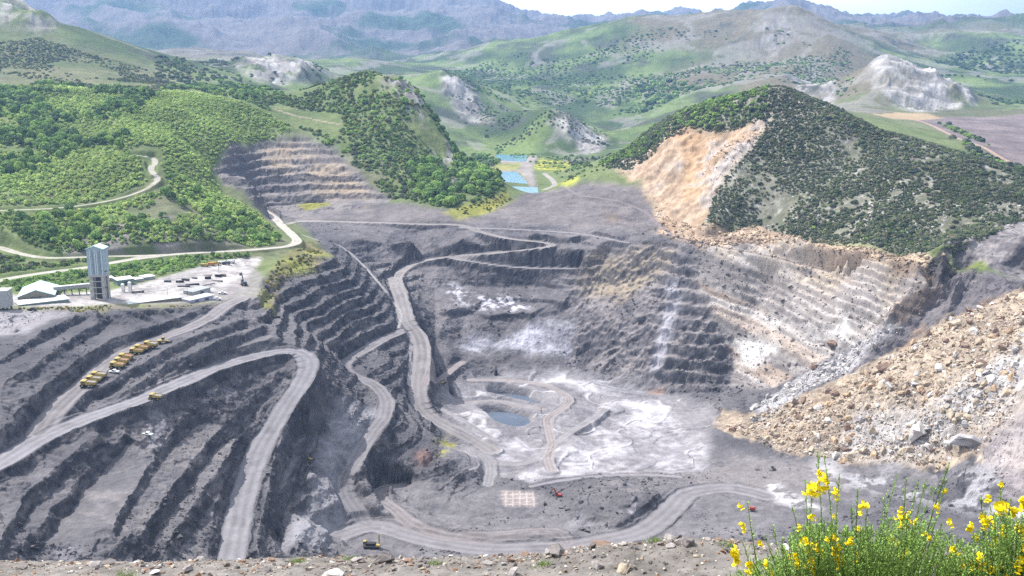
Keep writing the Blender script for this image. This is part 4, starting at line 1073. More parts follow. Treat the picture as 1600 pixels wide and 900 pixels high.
def leaf_mat():
    m, nt, b = nodemat("leaves")
    at = nt.nodes.new("ShaderNodeAttribute"); at.attribute_name = "cover"
    oi = nt.nodes.new("ShaderNodeObjectInfo")
    hs = nt.nodes.new("ShaderNodeHueSaturation")
    mr = nt.nodes.new("ShaderNodeMapRange"); mr.inputs[3].default_value = .75; mr.inputs[4].default_value = 1.25
    nt.links.new(oi.outputs["Random"], mr.inputs[0]); nt.links.new(mr.outputs[0], hs.inputs["Value"])
    nt.links.new(at.outputs["Color"], hs.inputs["Color"]); nt.links.new(hs.outputs[0], b.inputs["Base Color"])
    b.inputs["Roughness"].default_value = 0.8
    b.inputs["Specular IOR Level"].default_value = 0.15
    tr = nt.nodes.new("ShaderNodeBsdfTranslucent"); mx = nt.nodes.new("ShaderNodeMixShader"); mx.inputs[0].default_value = .45
    nt.links.new(hs.outputs[0], tr.inputs["Color"])
    nt.links.new(b.outputs[0], mx.inputs[1]); nt.links.new(tr.outputs[0], mx.inputs[2])
    nt.links.new(mx.outputs[0], nt.nodes["Material Output"].inputs["Surface"])
    return m


LEAF = leaf_mat()
PAL_YOUNG = [(.32, .43, .13), (.28, .39, .12), (.37, .46, .16), (.23, .34, .1)]
PAL_DARK = [(.08, .135, .05), (.11, .17, .06), (.14, .22, .07), (.065, .11, .05)]
PAL_OAK = [(.15, .25, .075), (.2, .32, .09), (.25, .37, .1), (.115, .19, .065)]
PAL_BUSH = [(.085, .115, .075), (.11, .145, .08), (.13, .175, .08), (.1, .12, .085), (.18, .21, .11), (.2, .2, .14)]
PAL_BROOM = [(.12, .15, .045), (.17, .19, .06), (.28, .25, .05), (.1, .13, .05)]


def crown_cloud(cen, rad, hgt, tint, K, rg):
    """many leaf clumps spread through each crown: triangles K per plant"""
    T = len(cen)
    d = rg.normal(size=(T, K, 3)); d /= np.linalg.norm(d, axis=2, keepdims=True)
    d[..., 2] = np.where(d[..., 2] < -.35, -d[..., 2], d[..., 2])
    # a few lobes per crown give an uneven outline
    lob = rg.normal(size=(T, 5, 3)); lob /= np.linalg.norm(lob, axis=2, keepdims=True)
    lw = np.max(np.einsum('tkc,tlc->tkl', d, lob), axis=2)
    rr = (.62 + .42 * lw) * rg.uniform(.72, 1.04, (T, K))
    p = d * rr[..., None]
    pos = cen[:, None, :] + np.stack([p[..., 0] * rad[:, None], p[..., 1] * rad[:, None], hgt[:, None] * (.5 + .5 * p[..., 2])], 2)
    u = np.cross(d, rg.normal(size=(T, K, 3))); u /= np.linalg.norm(u, axis=2, keepdims=True) + 1e-9
    w = np.cross(d + np.array((0, 0, .35)) + rg.normal(size=(T, K, 3)) * .3, u); w /= np.linalg.norm(w, axis=2, keepdims=True) + 1e-9
    s = (rad[:, None] * rg.uniform(.9, 1.7, (T, K)) * (1.9 / math.sqrt(K)))[..., None]
    V = np.stack([pos - u * s - w * s * .6, pos + u * s - w * s * .6, pos + w * s * 1.1], 2).reshape(-1, 3)
    F = np.arange(len(V)).reshape(-1, 3)
    c = tint[:, None, :] * rg.uniform(.75, 1.3, (T, K, 1))
    return V, F, np.repeat(c.reshape(-1, 3), 3, 0)


CLEAR = blur(ROAD, 5, 4)


def scatter(uv, dmax, spacing, thr, wl, seed, dmin=None):
    """plant sites: a jittered grid over a patch of land, thinned by a slow noise"""
    m = poly_mask(uv, 1, dmax)
    ii, jj = np.nonzero(m > .5)
    x0, x1, y0, y1 = XX[ii, jj].min(), XX[ii, jj].max(), YY[ii, jj].min(), YY[ii, jj].max()
    gx_, gy_ = np.meshgrid(np.arange(x0, x1, spacing), np.arange(y0, y1, spacing))
    x = gx_.ravel() + rng.uniform(-.5, .5, gx_.size) * spacing; y = gy_.ravel() + rng.uniform(-.5, .5, gx_.size) * spacing
    ok = (np.abs(x / y) < AMAX * .99)
    x, y = x[ok], y[ok]
    i = np.clip(np.round(np.interp(np.log(y), B_, np.arange(NB))).astype(int), 0, NB - 1); j = np.clip(np.round(iA(x / y)).astype(int), 0, NA - 1)
    n = fbm(x, y, wl, 3, seed)
    ok = (m[i, j] > .5) & (CLEAR[i, j] < .02) & (KNOB[i, j] * (n_fine[i, j] > -.1) < .5) & (n + rng.uniform(-.18, .18, len(n)) > thr)
    x, y, i, j = x[ok], y[ok], i[ok], j[ok]
    return np.stack([x, y, ZT[i, j]], 1)


LEFTWOOD = [(-280, 150), (0, 135), (90, 133), (180, 140), (240, 150), (215, 190), (190, 235), (120, 240), (40, 270), (-280, 300)]
LEFTHILL = [(-280, 235), (60, 240), (180, 195), (240, 148), (300, 143), (385, 166), (455, 198), (452, 212), (400, 226), (340, 248), (325, 268), (345, 300), (385, 318), (405, 330), (440, 375), (420, 386), (250, 392), (100, 396), (0, 382), (-280, 380)]
ROADBANK = [(0, 444), (130, 422), (280, 402), (410, 391), (400, 400), (300, 418), (220, 436), (170, 452), (30, 458), (0, 452)]
MIDHILL = [(380, 160), (440, 148), (480, 130), (550, 116), (590, 111), (622, 101), (650, 127), (682, 165), (707, 196), (727, 230), (762, 270), (790, 298), (740, 320), (700, 330), (640, 318), (612, 312), (575, 285), (545, 258), (525, 235), (480, 212), (455, 200)]
MIDTREES = [(640, 300), (640, 260), (670, 235), (690, 200), (710, 195), (730, 232), (765, 270), (785, 297), (735, 318), (700, 328), (660, 318)]
BUSHHILL = [(945, 262), (1000, 208), (1060, 168), (1120, 151), (1180, 135), (1210, 126), (1260, 145), (1330, 179), (1400, 204), (1480, 232), (1600, 276), (1660, 300), (1660, 330), (1590, 350), (1545, 375), (1490, 400), (1440, 400), (1380, 392), (1300, 380), (1230, 362), (1150, 350), (1105, 350), (1112, 310), (1160, 250), (1185, 215), (1200, 185), (1130, 204), (1040, 216), (985, 268)]
HILLFOOT = [(-280, 60), (0, 70), (60, 60), (140, 90), (260, 122), (300, 140), (240, 150), (180, 142), (90, 135), (0, 138)]

sites = []      # (kind, points, radius range, height factor, palette)


def zone(kind, pts, r0, r1, hf, pal):
    r = rng.uniform(r0, r1, len(pts)) * rng.choice([.75, 1, 1, 1.25], len(pts))
    t = np.array(pal)[rng.integers(0, len(pal), len(pts))]
    t = t * np.array((1.0, .97, 1.0)) * (1 + .35 * fbm(pts[:, 0], pts[:, 1], 60, 2, 801))[:, None]
    sites.append((kind, pts, r, r * hf, t))


zone("tree", scatter(LEFTWOOD, 1500, 7.6, -.02, 60, 811), 3.2, 5.4, 1.8, PAL_DARK + PAL_OAK[:2])
zone("tree", scatter(LEFTWOOD, 1500, 5.0, -.3, 60, 851), 1.5, 2.8, 1.4, PAL_YOUNG)
zone("tree", scatter(LEFTHILL, 1450, 3.6, -.35, 90, 812), 1.3, 2.4, 1.5, PAL_YOUNG)
zone("tree", scatter([(-280, 300), (0, 330), (200, 305), (330, 300), (385, 318), (440, 375), (400, 386), (100, 396), (-280, 380)], 1450, 10.0, .0, 50, 813), 3.2, 5.0, 1.8, PAL_OAK)
zone("tree", scatter(ROADBANK, 1100, 4.6, -.15, 30, 814), 1.3, 2.5, 1.6, PAL_OAK)
zone("tree", scatter(MIDTREES, 1500, 9.0, -.2, 50, 815), 4.0, 6.8, 1.7, PAL_OAK)
zone("bush", scatter(MIDHILL, 1650, 5.4, -.22, 60, 816), 1.6, 3.4, 1.3, PAL_OAK + PAL_BUSH[1:3] + PAL_BROOM[:2])
zone("bush", scatter(HILLFOOT, 2100, 6.5, -.12, 120, 817), 1.4, 3.0, .9, PAL_BUSH + PAL_BROOM[:2])
zone("bush", scatter(BUSHHILL, 1450, 2.4, -.3, 24, 818), .8, 2.0, 1.2, PAL_BUSH)
zone("bush", scatter(BUSHHILL, 1450, 9.0, -.1, 60, 838), 1.8, 3.0, 1.15, PAL_BUSH)
zone("bush", scatter([(930, 262), (985, 225), (1030, 180), (1100, 155), (1170, 140), (1205, 150), (1195, 182), (1130, 202), (1040, 214), (985, 250)], 1450, 5.0, -.1, 40, 819), 2.2, 3.6, 1.4, PAL_OAK)
zone("bush", scatter([(1250, 340), (1330, 345), (1420, 350), (1470, 385), (1400, 390), (1340, 375)], 1000, 6.0, .0, 25, 820), 2.2, 3.6, 1.2, PAL_OAK)
zone("bush", scatter([(-60, 395), (30, 402), (75, 408), (140, 406), (215, 404), (140, 416), (60, 428), (-60, 440)], 1000, 3.6, -.15, 25, 861), 1.0, 2.4, 1.3, PAL_OAK + PAL_BROOM[:2])
zone("bush", scatter([(40, 385), (100, 360), (220, 350), (330, 348), (410, 366), (430, 382), (250, 394), (100, 399)], 1050, 3.6, -.12, 25, 862), .8, 2.0, 1.2, PAL_OAK + PAL_BROOM[:2] + PAL_DARK)
zone("bush", scatter([(-60, 486), (0, 484), (120, 480), (300, 476), (300, 480), (120, 488)], 800, 2.2, -.1, 20, 821), .4, .9, 1.2, PAL_BROOM)
zone("bush", scatter([(405, 470), (425, 425), (465, 380), (500, 390), (518, 402), (450, 432), (425, 470)], 1000, 4.0, .0, 18, 822), .7, 1.6, 1.1, PAL_BROOM)
zone("bush", scatter([(690, 338), (740, 320), (790, 300), (800, 312), (755, 338)], 1300, 5.0, -.1, 18, 823), .8, 1.8, 1.0, PAL_BROOM)
zone("bush", scatter([(1370, 190), (1420, 192), (1500, 225), (1600, 275), (1600, 262), (1500, 205), (1440, 188)], 1900, 9.0, -.2, 60, 824), 3.0, 5.5, 1.4, PAL_OAK)
zone("bush", scatter([(790, 238), (840, 240), (905, 250), (960, 262), (940, 285), (880, 290), (850, 265)], 2200, 9.0, .12, 40, 825), 1.5, 3.0, 1.2, PAL_OAK + PAL_BROOM[:1])
zone("tree", scatter([(250, 140), (330, 130), (480, 132), (440, 150), (380, 160), (300, 142)], 2100, 9.0, -.05, 70, 826), 2.5, 4.5, 1.4, PAL_DARK + PAL_OAK)
zone("tree", scatter([(540, 180), (650, 130), (700, 180), (640, 260), (560, 260)], 1600, 16.0, .0, 60, 827), 3.2, 5.5, 1.6, PAL_OAK)
zone("tree", scatter([(690, 205), (760, 195), (800, 240), (770, 262)], 2600, 14.0, .1, 90, 828), 4.0, 7.0, 1.4, PAL_DARK + PAL_OAK)
zone("tree", scatter([(800, 150), (900, 120), (1000, 130), (1100, 150), (1180, 130), (1000, 190), (900, 165)], 3900, 26.0, .12, 260, 829), 6, 11, 1.2, PAL_DARK + PAL_OAK)

zone("tree", scatter([(690, 112), (760, 90), (900, 72), (1050, 55), (1200, 48), (1330, 95), (1340, 150), (1300, 160), (1200, 135), (1100, 150), (1000, 190), (900, 180), (800, 170), (720, 150)], 4250, 15.0, .0, 200, 830), 3, 6, .7, PAL_DARK + PAL_OAK)
zone("bush", scatter([(240, 90), (330, 100), (500, 105), (540, 130), (470, 130), (330, 130), (250, 138)], 3400, 15.0, .0, 120, 831), 3, 6, .9, PAL_DARK + PAL_BUSH)
zone("bush", scatter([(1440, 92), (1550, 68), (1640, 62), (1640, 175), (1520, 175)], 5000, 26.0, .1, 220, 832), 5, 9, .9, PAL_DARK)
zone("bush", scatter([(690, 110), (760, 160), (860, 150), (950, 210), (960, 250), (860, 240), (770, 232), (720, 195)], 2900, 11.0, .1, 60, 833), 2, 4, 1.0, PAL_BUSH + PAL_OAK[3:])
# the plants that show largest are things of their own; the rest reads as one mass of wood and one of scrub
LIMITS = {"tree": 300, "bush": 290}
allk = {"tree": [], "bush": []}
for kind, pts, r, h, t in sites:
    for k in range(len(pts)):
        vis = abs(pts[k, 0] / pts[k, 1]) < .53
        allk[kind].append((r[k] / pts[k, 1] if vis else 0, pts[k], r[k], h[k], t[k]))


def seen(p, h):
    """does the sight line from the viewpoint to a plant's top clear the land"""
    q = np.array((p[0], p[1], p[2] + h * .8))
    j = int(np.clip(round(iA(p[0] / p[1])), 0, NA - 1))
    k = int(np.searchsorted(B_, math.log(p[1])))
    r0 = int(np.searchsorted(B_, math.log(295)))
    return not np.any(ZT[r0:max(r0 + 1, k - 3), j] > q[2] / q[1] * np.exp(B_[r0:max(r0 + 1, k - 3)]))


PLANT_INFO = {"tree": ("leafy green tree in the woods of the hills round the mine", "tree", "trees of the hillside woods"),
              "bush": ("dark green bush on the stony hills beside the mine", "bush", "bushes on the stony hills")}
protos = {}
for kind, pal in (("tree", PAL_OAK), ("bush", PAL_BUSH)):
    protos[kind] = []
    for q in range(10):
        rg = np.random.default_rng(900 + q)
        V, F, c = crown_cloud(np.zeros((1, 3)), np.ones(1), np.full(1, 1.7 if kind == "tree" else 1.15), np.array([pal[q % len(pal)]]) * 1.0, 110, rg)
        protos[kind].append(raw_mesh(kind, V, F, LEAF, c))
for kind, lst in allk.items():
    lst.sort(key=lambda q: -q[0])
    chosen, rest_ = [], []
    for q in lst:
        if len(chosen) < LIMITS[kind] and q[0] > 0 and seen(q[1], q[3]):
            chosen.append(q)
        else:
            rest_.append(q)
    lab, cat, grp = PLANT_INFO[kind]
    for n, (sz, p, r, h, t) in enumerate(chosen):
        o = bpy.data.objects.new(kind, protos[kind][n % 10])
        o.location = (p[0], p[1], p[2] - .25 * r)
        o.scale = (r, r, h / (1.7 if kind == "tree" else 1.15) * 1.08)
        o.rotation_euler = (0, 0, random.uniform(0, 6.28))
        COL.objects.link(o)
        tag(o, lab, cat, grp)
    P = np.array([q[1] for q in rest_]); r = np.array([q[2] for q in rest_]); h = np.array([q[3] for q in rest_]); t = np.array([q[4] for q in rest_])
    P[:, 2] -= .2 * r
    V, F, c = crown_cloud(P, r, h, t, 30, np.random.default_rng(77))
    nm = "woodland" if kind == "tree" else "scrub"
    o = bpy.data.objects.new(nm, raw_mesh(nm, V, F, LEAF, c)); COL.objects.link(o)
    tag(o, "mass of leafy trees over the far hillsides" if kind == "tree" else "mass of dark scrub over the stony slopes", "wood" if kind == "tree" else "scrub", None, "stuff")
    print("PLANTS", kind, len(chosen), len(rest_))
# ------------------------------------------------------------------ builder for built things
class MB:
    """collects solids in local coordinates and links them as one mesh object"""

    def __init__(self):
        self.v, self.f = [], []

    def add(self, v, f):
        n = len(self.v)
        self.v += [tuple(q) for q in v]
        self.f += [tuple(i + n for i in q) for q in f]
        return self

    def box(self, cx, cy, z0, sx, sy, sz, rz=0.0, taper=1.0):
        c, s = math.cos(rz), math.sin(rz)
        v = []
        for z, k in ((z0, 1.0), (z0 + sz, taper)):
            for x, y in ((-.5, -.5), (.5, -.5), (.5, .5), (-.5, .5)):
                px, py = x * sx * k, y * sy * k
                v.append((cx + px * c - py * s, cy + px * s + py * c, z))
        return self.add(v, [(0, 3, 2, 1), (4, 5, 6, 7), (0, 1, 5, 4), (1, 2, 6, 5), (2, 3, 7, 6), (3, 0, 4, 7)])

    def bar(self, p, q, w, h=None):
        h = h or w
        p, q = Vector(p), Vector(q)
        d = (q - p).normalized()
        side = d.cross(Vector((0, 0, 1)))
        side = side.normalized() if side.length > 1e-4 else Vector((1, 0, 0))
        up = side.cross(d)
        v = [b + side * (w / 2 * x) + up * (h / 2 * z) for b in (p, q) for x, z in ((-1, -1), (1, -1), (1, 1), (-1, 1))]
        return self.add(v, [(0, 3, 2, 1), (4, 5, 6, 7), (0, 1, 5, 4), (1, 2, 6, 5), (2, 3, 7, 6), (3, 0, 4, 7)])

    def cyl(self, p, q, r, r2=None, n=14):
        r2 = r if r2 is None else r2
        p, q = Vector(p), Vector(q)
        d = (q - p).normalized()
        a = d.orthogonal().normalized(); b = d.cross(a)
        v = []
        for c, rr in ((p, r), (q, r2)):
            v += [c + (a * math.cos(t) + b * math.sin(t)) * rr for t in (2 * math.pi * k / n for k in range(n))]
        f = [(k, (k + 1) % n, n + (k + 1) % n, n + k) for k in range(n)] + [tuple(range(n))[::-1], tuple(range(n, 2 * n))]
        return self.add(v, f)

    def prism(self, prof, y0, y1, axis='y'):
        """closed profile extruded along an axis; profile given in the two other axes"""
        n = len(prof)
        P = {'y': lambda a, b, t: (a, t, b), 'x': lambda a, b, t: (t, a, b), 'z': lambda a, b, t: (a, b, t)}[axis]
        v = [P(a, b, y0) for a, b in prof] + [P(a, b, y1) for a, b in prof]
        f = [(k, (k + 1) % n, n + (k + 1) % n, n + k) for k in range(n)] + [tuple(range(n))[::-1], tuple(range(n, 2 * n))]
        return self.add(v, f)

    def build(self, name, material, parent=None, bevel=0.0):
        me = bpy.data.meshes.new(name)
        me.from_pydata(self.v, [], self.f)
        me.update()
        import bmesh
        bm = bmesh.new(); bm.from_mesh(me)
        bmesh.ops.recalc_face_normals(bm, faces=bm.faces)
        if bevel:
            bmesh.ops.bevel(bm, geom=list(bm.edges), offset=bevel, segments=1, affect='EDGES', clamp_overlap=True)
        bm.to_mesh(me); bm.free()
        me.materials.append(material)
        o = bpy.data.objects.new(name, me)
        COL.objects.link(o)
        if parent is not None:
            o.parent = parent
        return o


def thing(name, label, cat, loc, rz=0.0, group=None):
    o = bpy.data.objects.new(name, None)
    COL.objects.link(o)
    o.location = loc; o.rotation_euler = (0, 0, rz)
    return tag(o, label, cat, group)


def copy_tree(o, parent=None):
    c = o.copy(); COL.objects.link(c)
    if parent is not None:
        c.parent = parent
    for ch in list(o.children):
        copy_tree(ch, c)
    return c


def rib_mat(name, c0, c1, scale, rough=.5):
    """profiled sheet cladding: upright ribs"""
    m, nt, b = nodemat(name)
    tc = nt.nodes.new("ShaderNodeTexCoord"); wv = nt.nodes.new("ShaderNodeTexWave")
    sx = nt.nodes.new("ShaderNodeSeparateXYZ"); ad = nt.nodes.new("ShaderNodeMath"); cb = nt.nodes.new("ShaderNodeCombineXYZ")
    nt.links.new(tc.outputs["Object"], sx.inputs[0]); nt.links.new(sx.outputs[0], ad.inputs[0]); nt.links.new(sx.outputs[1], ad.inputs[1])
    nt.links.new(ad.outputs[0], cb.inputs[0]); nt.links.new(cb.outputs[0], wv.inputs["Vector"])
    wv.inputs["Scale"].default_value = scale; wv.inputs["Distortion"].default_value = 0.0
    nz = nt.nodes.new("ShaderNodeTexNoise"); nz.inputs["Scale"].default_value = .4; nz.inputs["Detail"].default_value = 6
    nt.links.new(tc.outputs["Object"], nz.inputs["Vector"])
    mx = nt.nodes.new("ShaderNodeMath"); mx.operation = 'MULTIPLY'
    nt.links.new(wv.outputs["Fac"], mx.inputs[0]); nt.links.new(nz.outputs["Fac"], mx.inputs[1])
    cr = nt.nodes.new("ShaderNodeValToRGB")
    cr.color_ramp.elements[0].color = (*c0, 1); cr.color_ramp.elements[1].color = (*c1, 1); cr.color_ramp.elements[1].position = .6
    nt.links.new(mx.outputs[0], cr.inputs[0]); nt.links.new(cr.outputs[0], b.inputs["Base Color"])
    bp = nt.nodes.new("ShaderNodeBump"); bp.inputs["Distance"].default_value = .1; bp.inputs["Strength"].default_value = .6
    nt.links.new(wv.outputs["Fac"], bp.inputs["Height"]); nt.links.new(bp.outputs[0], b.inputs["Normal"])
    b.inputs["Roughness"].default_value = rough
    return m


CLAD = rib_mat("blue_grey_cladding", (.27, .35, .39), (.40, .49, .53), .9)
CLAD_PALE = mat("pale_cladding_strip", (.48, .55, .57), .5)
ROOFM = rib_mat("pale_roof_sheet", (.42, .63, .62), (.55, .76, .74), .5, .45)
WHITEROOF = rib_mat("white_roof_sheet", (.5, .53, .51), (.66, .68, .65), .4, .5)
CONCRETE = mat("concrete", (.38, .37, .35), .9, var=.15, scale=.4)
DARKSTEEL = mat("dark_steel", (.07, .075, .085), .6)
GREENWALL = rib_mat("green_grey_wall", (.12, .18, .17), (.2, .27, .25), .8)
GREYWALL = rib_mat("grey_wall", (.28, .29, .29), (.4, .41, .4), .8)
LILACWALL = rib_mat("lilac_wall", (.34, .35, .45), (.44, .45, .54), .7)
SHADEWALL = mat("shaded_brown_wall", (.2, .18, .15), .8)  # shade on the gable and under the long roof is put into this brown
YELLOW = mat("yellow_paint", (.40, .31, .10), .65, var=.35, scale=.8)
BEDRUST = mat("rusty_bed_steel", (.26, .15, .1), .8, var=.35, scale=.7)
BEDGREY = mat("dusty_bed_steel", (.24, .22, .21), .8, var=.25, scale=.7)
TYRE = mat("tyre_rubber", (.03, .03, .032), .9)
GLASS = mat("dark_window", (.03, .04, .05), .15, spec=.5)
WHITEP = mat("white_paint", (.72, .72, .7), .5, var=.06)
REDP = mat("red_paint", (.30, .05, .04), .6, var=.2)
TANK = mat("tank_white", (.66, .65, .62), .6)
ORANGEP = mat("orange_paint", (.5, .2, .05), .6)
BLACKRUB = mat("black_material", (.04, .038, .04), .9, var=.3, scale=1.5)
TIMBER = mat("weathered_timber", (.2, .14, .1), .9, var=.3, scale=1.2)


def base(u, v):
    p = on_ground(u, v)
    return p


def scale_at(p):
    return (p[1] * CP - p[2] * SP) / FPX          # metres per survey pixel at a point


def sink(z):
    return z - .15


# ---- the winding tower
p = base(158, 466); s = scale_at(p)
p[2] -= .6
tw = thing("extraction_tower", "tall blue grey clad mine tower on open concrete legs above the white yard", "tower", p, R(2))
w, d, zb, zt = 24.5 * s, 22 * s, 40 * s, 80 * s
b = MB()
b.prism([(-w / 2, zb), (w / 2, zb), (w / 2, zt), (0, zt + 2.2), (-w / 2, zt)], -d / 2, d / 2)
blk = b.build("upper_block", CLAD, tw)
g = MB()
for x in (-.30, .0, .12, .42):
    g.box(x * w, -d / 2 - .12, zb + .4, .055 * w, .3, zt - zb - .8)
g.build("light_strip", CLAD_PALE, blk)
g = MB()
for x in (-.14, .27):
    g.box(x * w, -d / 2 - .06, zb + .6, .10 * w, .2, zt - zb - 1.4)
g.build("recessed_strip", mat("grey_strip", (.2, .26, .3), .5), blk)
g = MB(); g.box(0, 0, zb - 1.2, w * 1.03, d * 1.03, 1.25); g.build("base_beam", CONCRETE, blk)
b = MB()
e = .7
b.prism([(-w / 2 - e, zt + .02), (0, zt + 2.3), (w / 2 + e, zt + .02), (w / 2 + e, zt + .5), (0, zt + 2.85), (-w / 2 - e, zt + .5)], -d / 2 - e, d / 2 + e)
b.build("roof", ROOFM, tw)
for x, y, ww, dd in ((-.36, -.34, .24, .28), (.36, -.34, .2, .28), (-.36, .34, .24, .28), (.36, .34, .2, .28)):
    MB().box(x * w, y * d, -2.0, ww * w, dd * d, zb + .8).build("leg", CONCRETE, tw)
MB().box(0, .05 * d, -2.0, .36 * w, .4 * d, zb + .8).build("shaft_core", DARKSTEEL, tw)
g = MB()
for q in range(4):
    z = 3.0 + q * 4.2
    g.box(-.36 * w, -d / 2 - .3, z, .30 * w, .9, .35); g.box(.1 * w, -d / 2 + .1, z + 1.6, .7 * w, .5, .5)
g.build("landing", CONCRETE, tw)
MB().bar((w / 2 + 2.2, -d / 2 + 1.0, -1), (w / 2 + 2.2, -d / 2 + 1.0, zb + 3), .9).build("side_post", CONCRETE, tw)
g = MB(); g.bar((w / 2 + 2.2, -d / 2 + 1.0, zb + 2.6), (w / 2 - .2, -d / 2 + 1.0, zb + 2.6), .6); g.bar((w / 2 + 2.2, -d / 2 + 1.0, zb * .5), (w / 2 - .6, -d / 2 + 1.0, zb * .5), .5)
g.build("side_brace", DARKSTEEL, tw)


def gable_shed(name, label, u, v, wpx, lpx, hw, hr, rz, wallm, roofm, frontm=None, cat="shed", door=True, doorm=None):
    """gabled building: width and length in survey pixels, ridge along its own y"""
    p = base(u, v); s = scale_at(p); p[2] -= .5
    t = thing(name, label, cat, p, rz)
    w, l = wpx * s, lpx
    MB().prism([(-w / 2, -1.5), (w / 2, -1.5), (w / 2, hw), (0, hr), (-w / 2, hw)], 0, l).build("wall", wallm, t)
    e = .5
    MB().prism([(-w / 2 - e, hw - .1), (0, hr + .12), (w / 2 + e, hw - .1), (w / 2 + e, hw + .22), (0, hr + .45), (-w / 2 - e, hw + .22)], -e, l + e).build("roof", roofm, t)
    if door:
        MB().box(0, -.06, -.3, w * .28, .2, hw * .95).build("door", doorm or DARKSTEEL, t)
    return t


gable_shed("gabled_shed", "broad shed with a pale turquoise pitched roof and dark gable beside the tower", 57, 470, 52, 34, 3.6, 7.6, R(20), SHADEWALL, ROOFM)


def flat_hall(name, label, u0, v0, u1, v1, depth, h, wallm, roofm, cat="shed", ends=None, doors=0):
    """long low building standing between two ground sights (front bottom corners)"""
    a, b_ = base(u0, v0), base(u1, v1)
    z = min(a[2], b_[2]) - .3
    L = float(np.hypot(b_[0] - a[0], b_[1] - a[1])); ang = math.atan2(b_[1] - a[1], b_[0] - a[0])
    t = thing(name, label, cat, (a[0], a[1], z), ang)
    MB().prism([(0, -1.5), (depth, -1.5), (depth, h * 1.12), (0, h)], 0, L, 'x').build("wall", wallm, t)
    MB().prism([(-.5, h + .0), (depth + .5, h * 1.12 + .05), (depth + .5, h * 1.12 + .4), (-.5, h + .35)], -.5, L + .5, 'x').build("roof", roofm, t)
    for k in range(doors):
        MB().box(L * (k + .7) / (doors + .4), -.06, 0, min(3.2, L / doors * .4), .22, h * .75).build("door", DARKSTEEL, t)
    return t


flat_hall("store_hall", "long low hall with a bright white roof in front of the gabled shed", 30, 479, 108, 473, 13, 2.6, GREENWALL, WHITEROOF)
flat_hall("covered_walkway", "very long narrow white roofed shed along the yard edge right of the tower", 164, 478, 284, 470, 9, 2.6, SHADEWALL, WHITEROOF)
flat_hall("office_cabin", "lilac grey cabin with white roof near the top of the truck road", 297, 474, 334, 468, 7, 3.4, LILACWALL, WHITEROOF, "cabin", doors=2)
flat_hall("repair_shed", "grey metal shed with a dark doorway behind the lilac cabin", 302, 462, 329, 456.5, 9, 3.6, GREYWALL, GREYWALL, doors=1)
flat_hall("pump_house", "green grey building with a white roof behind two white tanks", 184, 446.5, 210, 444.5, 9, 4.6, GREENWALL, WHITEROOF, "building", doors=1)
flat_hall("small_store", "small white roofed store beside the green grey building", 212, 441, 224, 440, 8, 2.4, GREYWALL, WHITEROOF)
flat_hall("open_shelter", "pale shelter at the back of the yard beyond the small store", 226, 437.5, 242, 436, 8, 2.4, GREYWALL, WHITEROOF)
flat_hall("store_hut", "little white hut right behind the tower legs", 166, 440, 178, 439, 6, 2.6, GREYWALL, WHITEROOF, "hut")
# loading bunker at the left edge
p = base(2, 484); s = scale_at(p)
t = thing("loading_bunker", "ribbed grey bunker on short dark legs at the left edge", "bunker", p, R(8))
MB().box(0, 0, 5 * s, 30 * s, 22 * s, 26 * s).build("bin", GREYWALL, t)
MB().box(0, 0, 31 * s + .003, 31 * s, 23 * s, .6).build("roof", WHITEROOF, t)
for x, y in ((-12, -9), (0, -9), (12, -9), (-12, 9), (0, 9), (12, 9)):
    MB().box(x * s, y * s, -2, 1.0, 1.0, 5 * s + 1.99).build("leg", DARKSTEEL, t)
# conveyor gallery between shed and tower
a, b_ = base(84, 462), base(141, 459)
L = float(np.hypot(*(b_ - a)[:2])); t = thing("conveyor_gallery", "raised grey conveyor gallery with a white roof between shed and tower", "conveyor", a, math.atan2(b_[1] - a[1], b_[0] - a[0]))
MB().box(L / 2, 0, 3.6, L, 3, 2.2).build("gallery", GREYWALL, t)
MB().box(L / 2, 0, 5.803, L + .4, 3.6, .35).build("roof", WHITEROOF, t)
for k in range(5):
    MB().box(L * (k + .5) / 5, 0, -2, .5, 2.2, 5.6).build("trestle", DARKSTEEL, t)
# two white tanks
for u, v, hh, lab in ((192.5, 456.5, 5.6, "shorter white upright tank in front of the green grey building"), (203.5, 457.5, 7.4, "taller white upright tank in front of the green grey building")):
    p = base(u, v); t = thing("storage_tank", lab, "tank", p)
    MB().cyl((0, 0, -1), (0, 0, hh), 1.25, n=20).build("shell", TANK, t)
    MB().cyl((0, 0, hh + .002), (0, 0, hh + .7), 1.28, .25, n=20).build("cap", TANK, t)
    g = MB(); g.bar((1.4, -.2, 0), (1.4, -.2, hh), .08); g.bar((1.4, .3, 0), (1.4, .3, hh), .08)
    for q in range(10):
        g.bar((1.4, -.2, .5 + q * hh / 11), (1.4, .3, .5 + q * hh / 11), .06)
    g.build("ladder", DARKSTEEL, t)
# pipe run across the yard
a, b_ = base(207, 462), base(336, 445)
L = float(np.hypot(*(b_ - a)[:2])); t = thing("pipe_run", "long dark pipeline lying on low supports across the white yard", "pipeline", (a[0], a[1], min(a[2], b_[2])), math.atan2(b_[1] - a[1], b_[0] - a[0]))
MB().cyl((0, 0, 1.0), (L, 0, 1.2), .38, n=10).build("pipe", DARKSTEEL, t)
for k in range(9):
    MB().box(L * (k + .5) / 9, 0, -1.5, .4, .9, 2.2).build("support", CONCRETE, t)
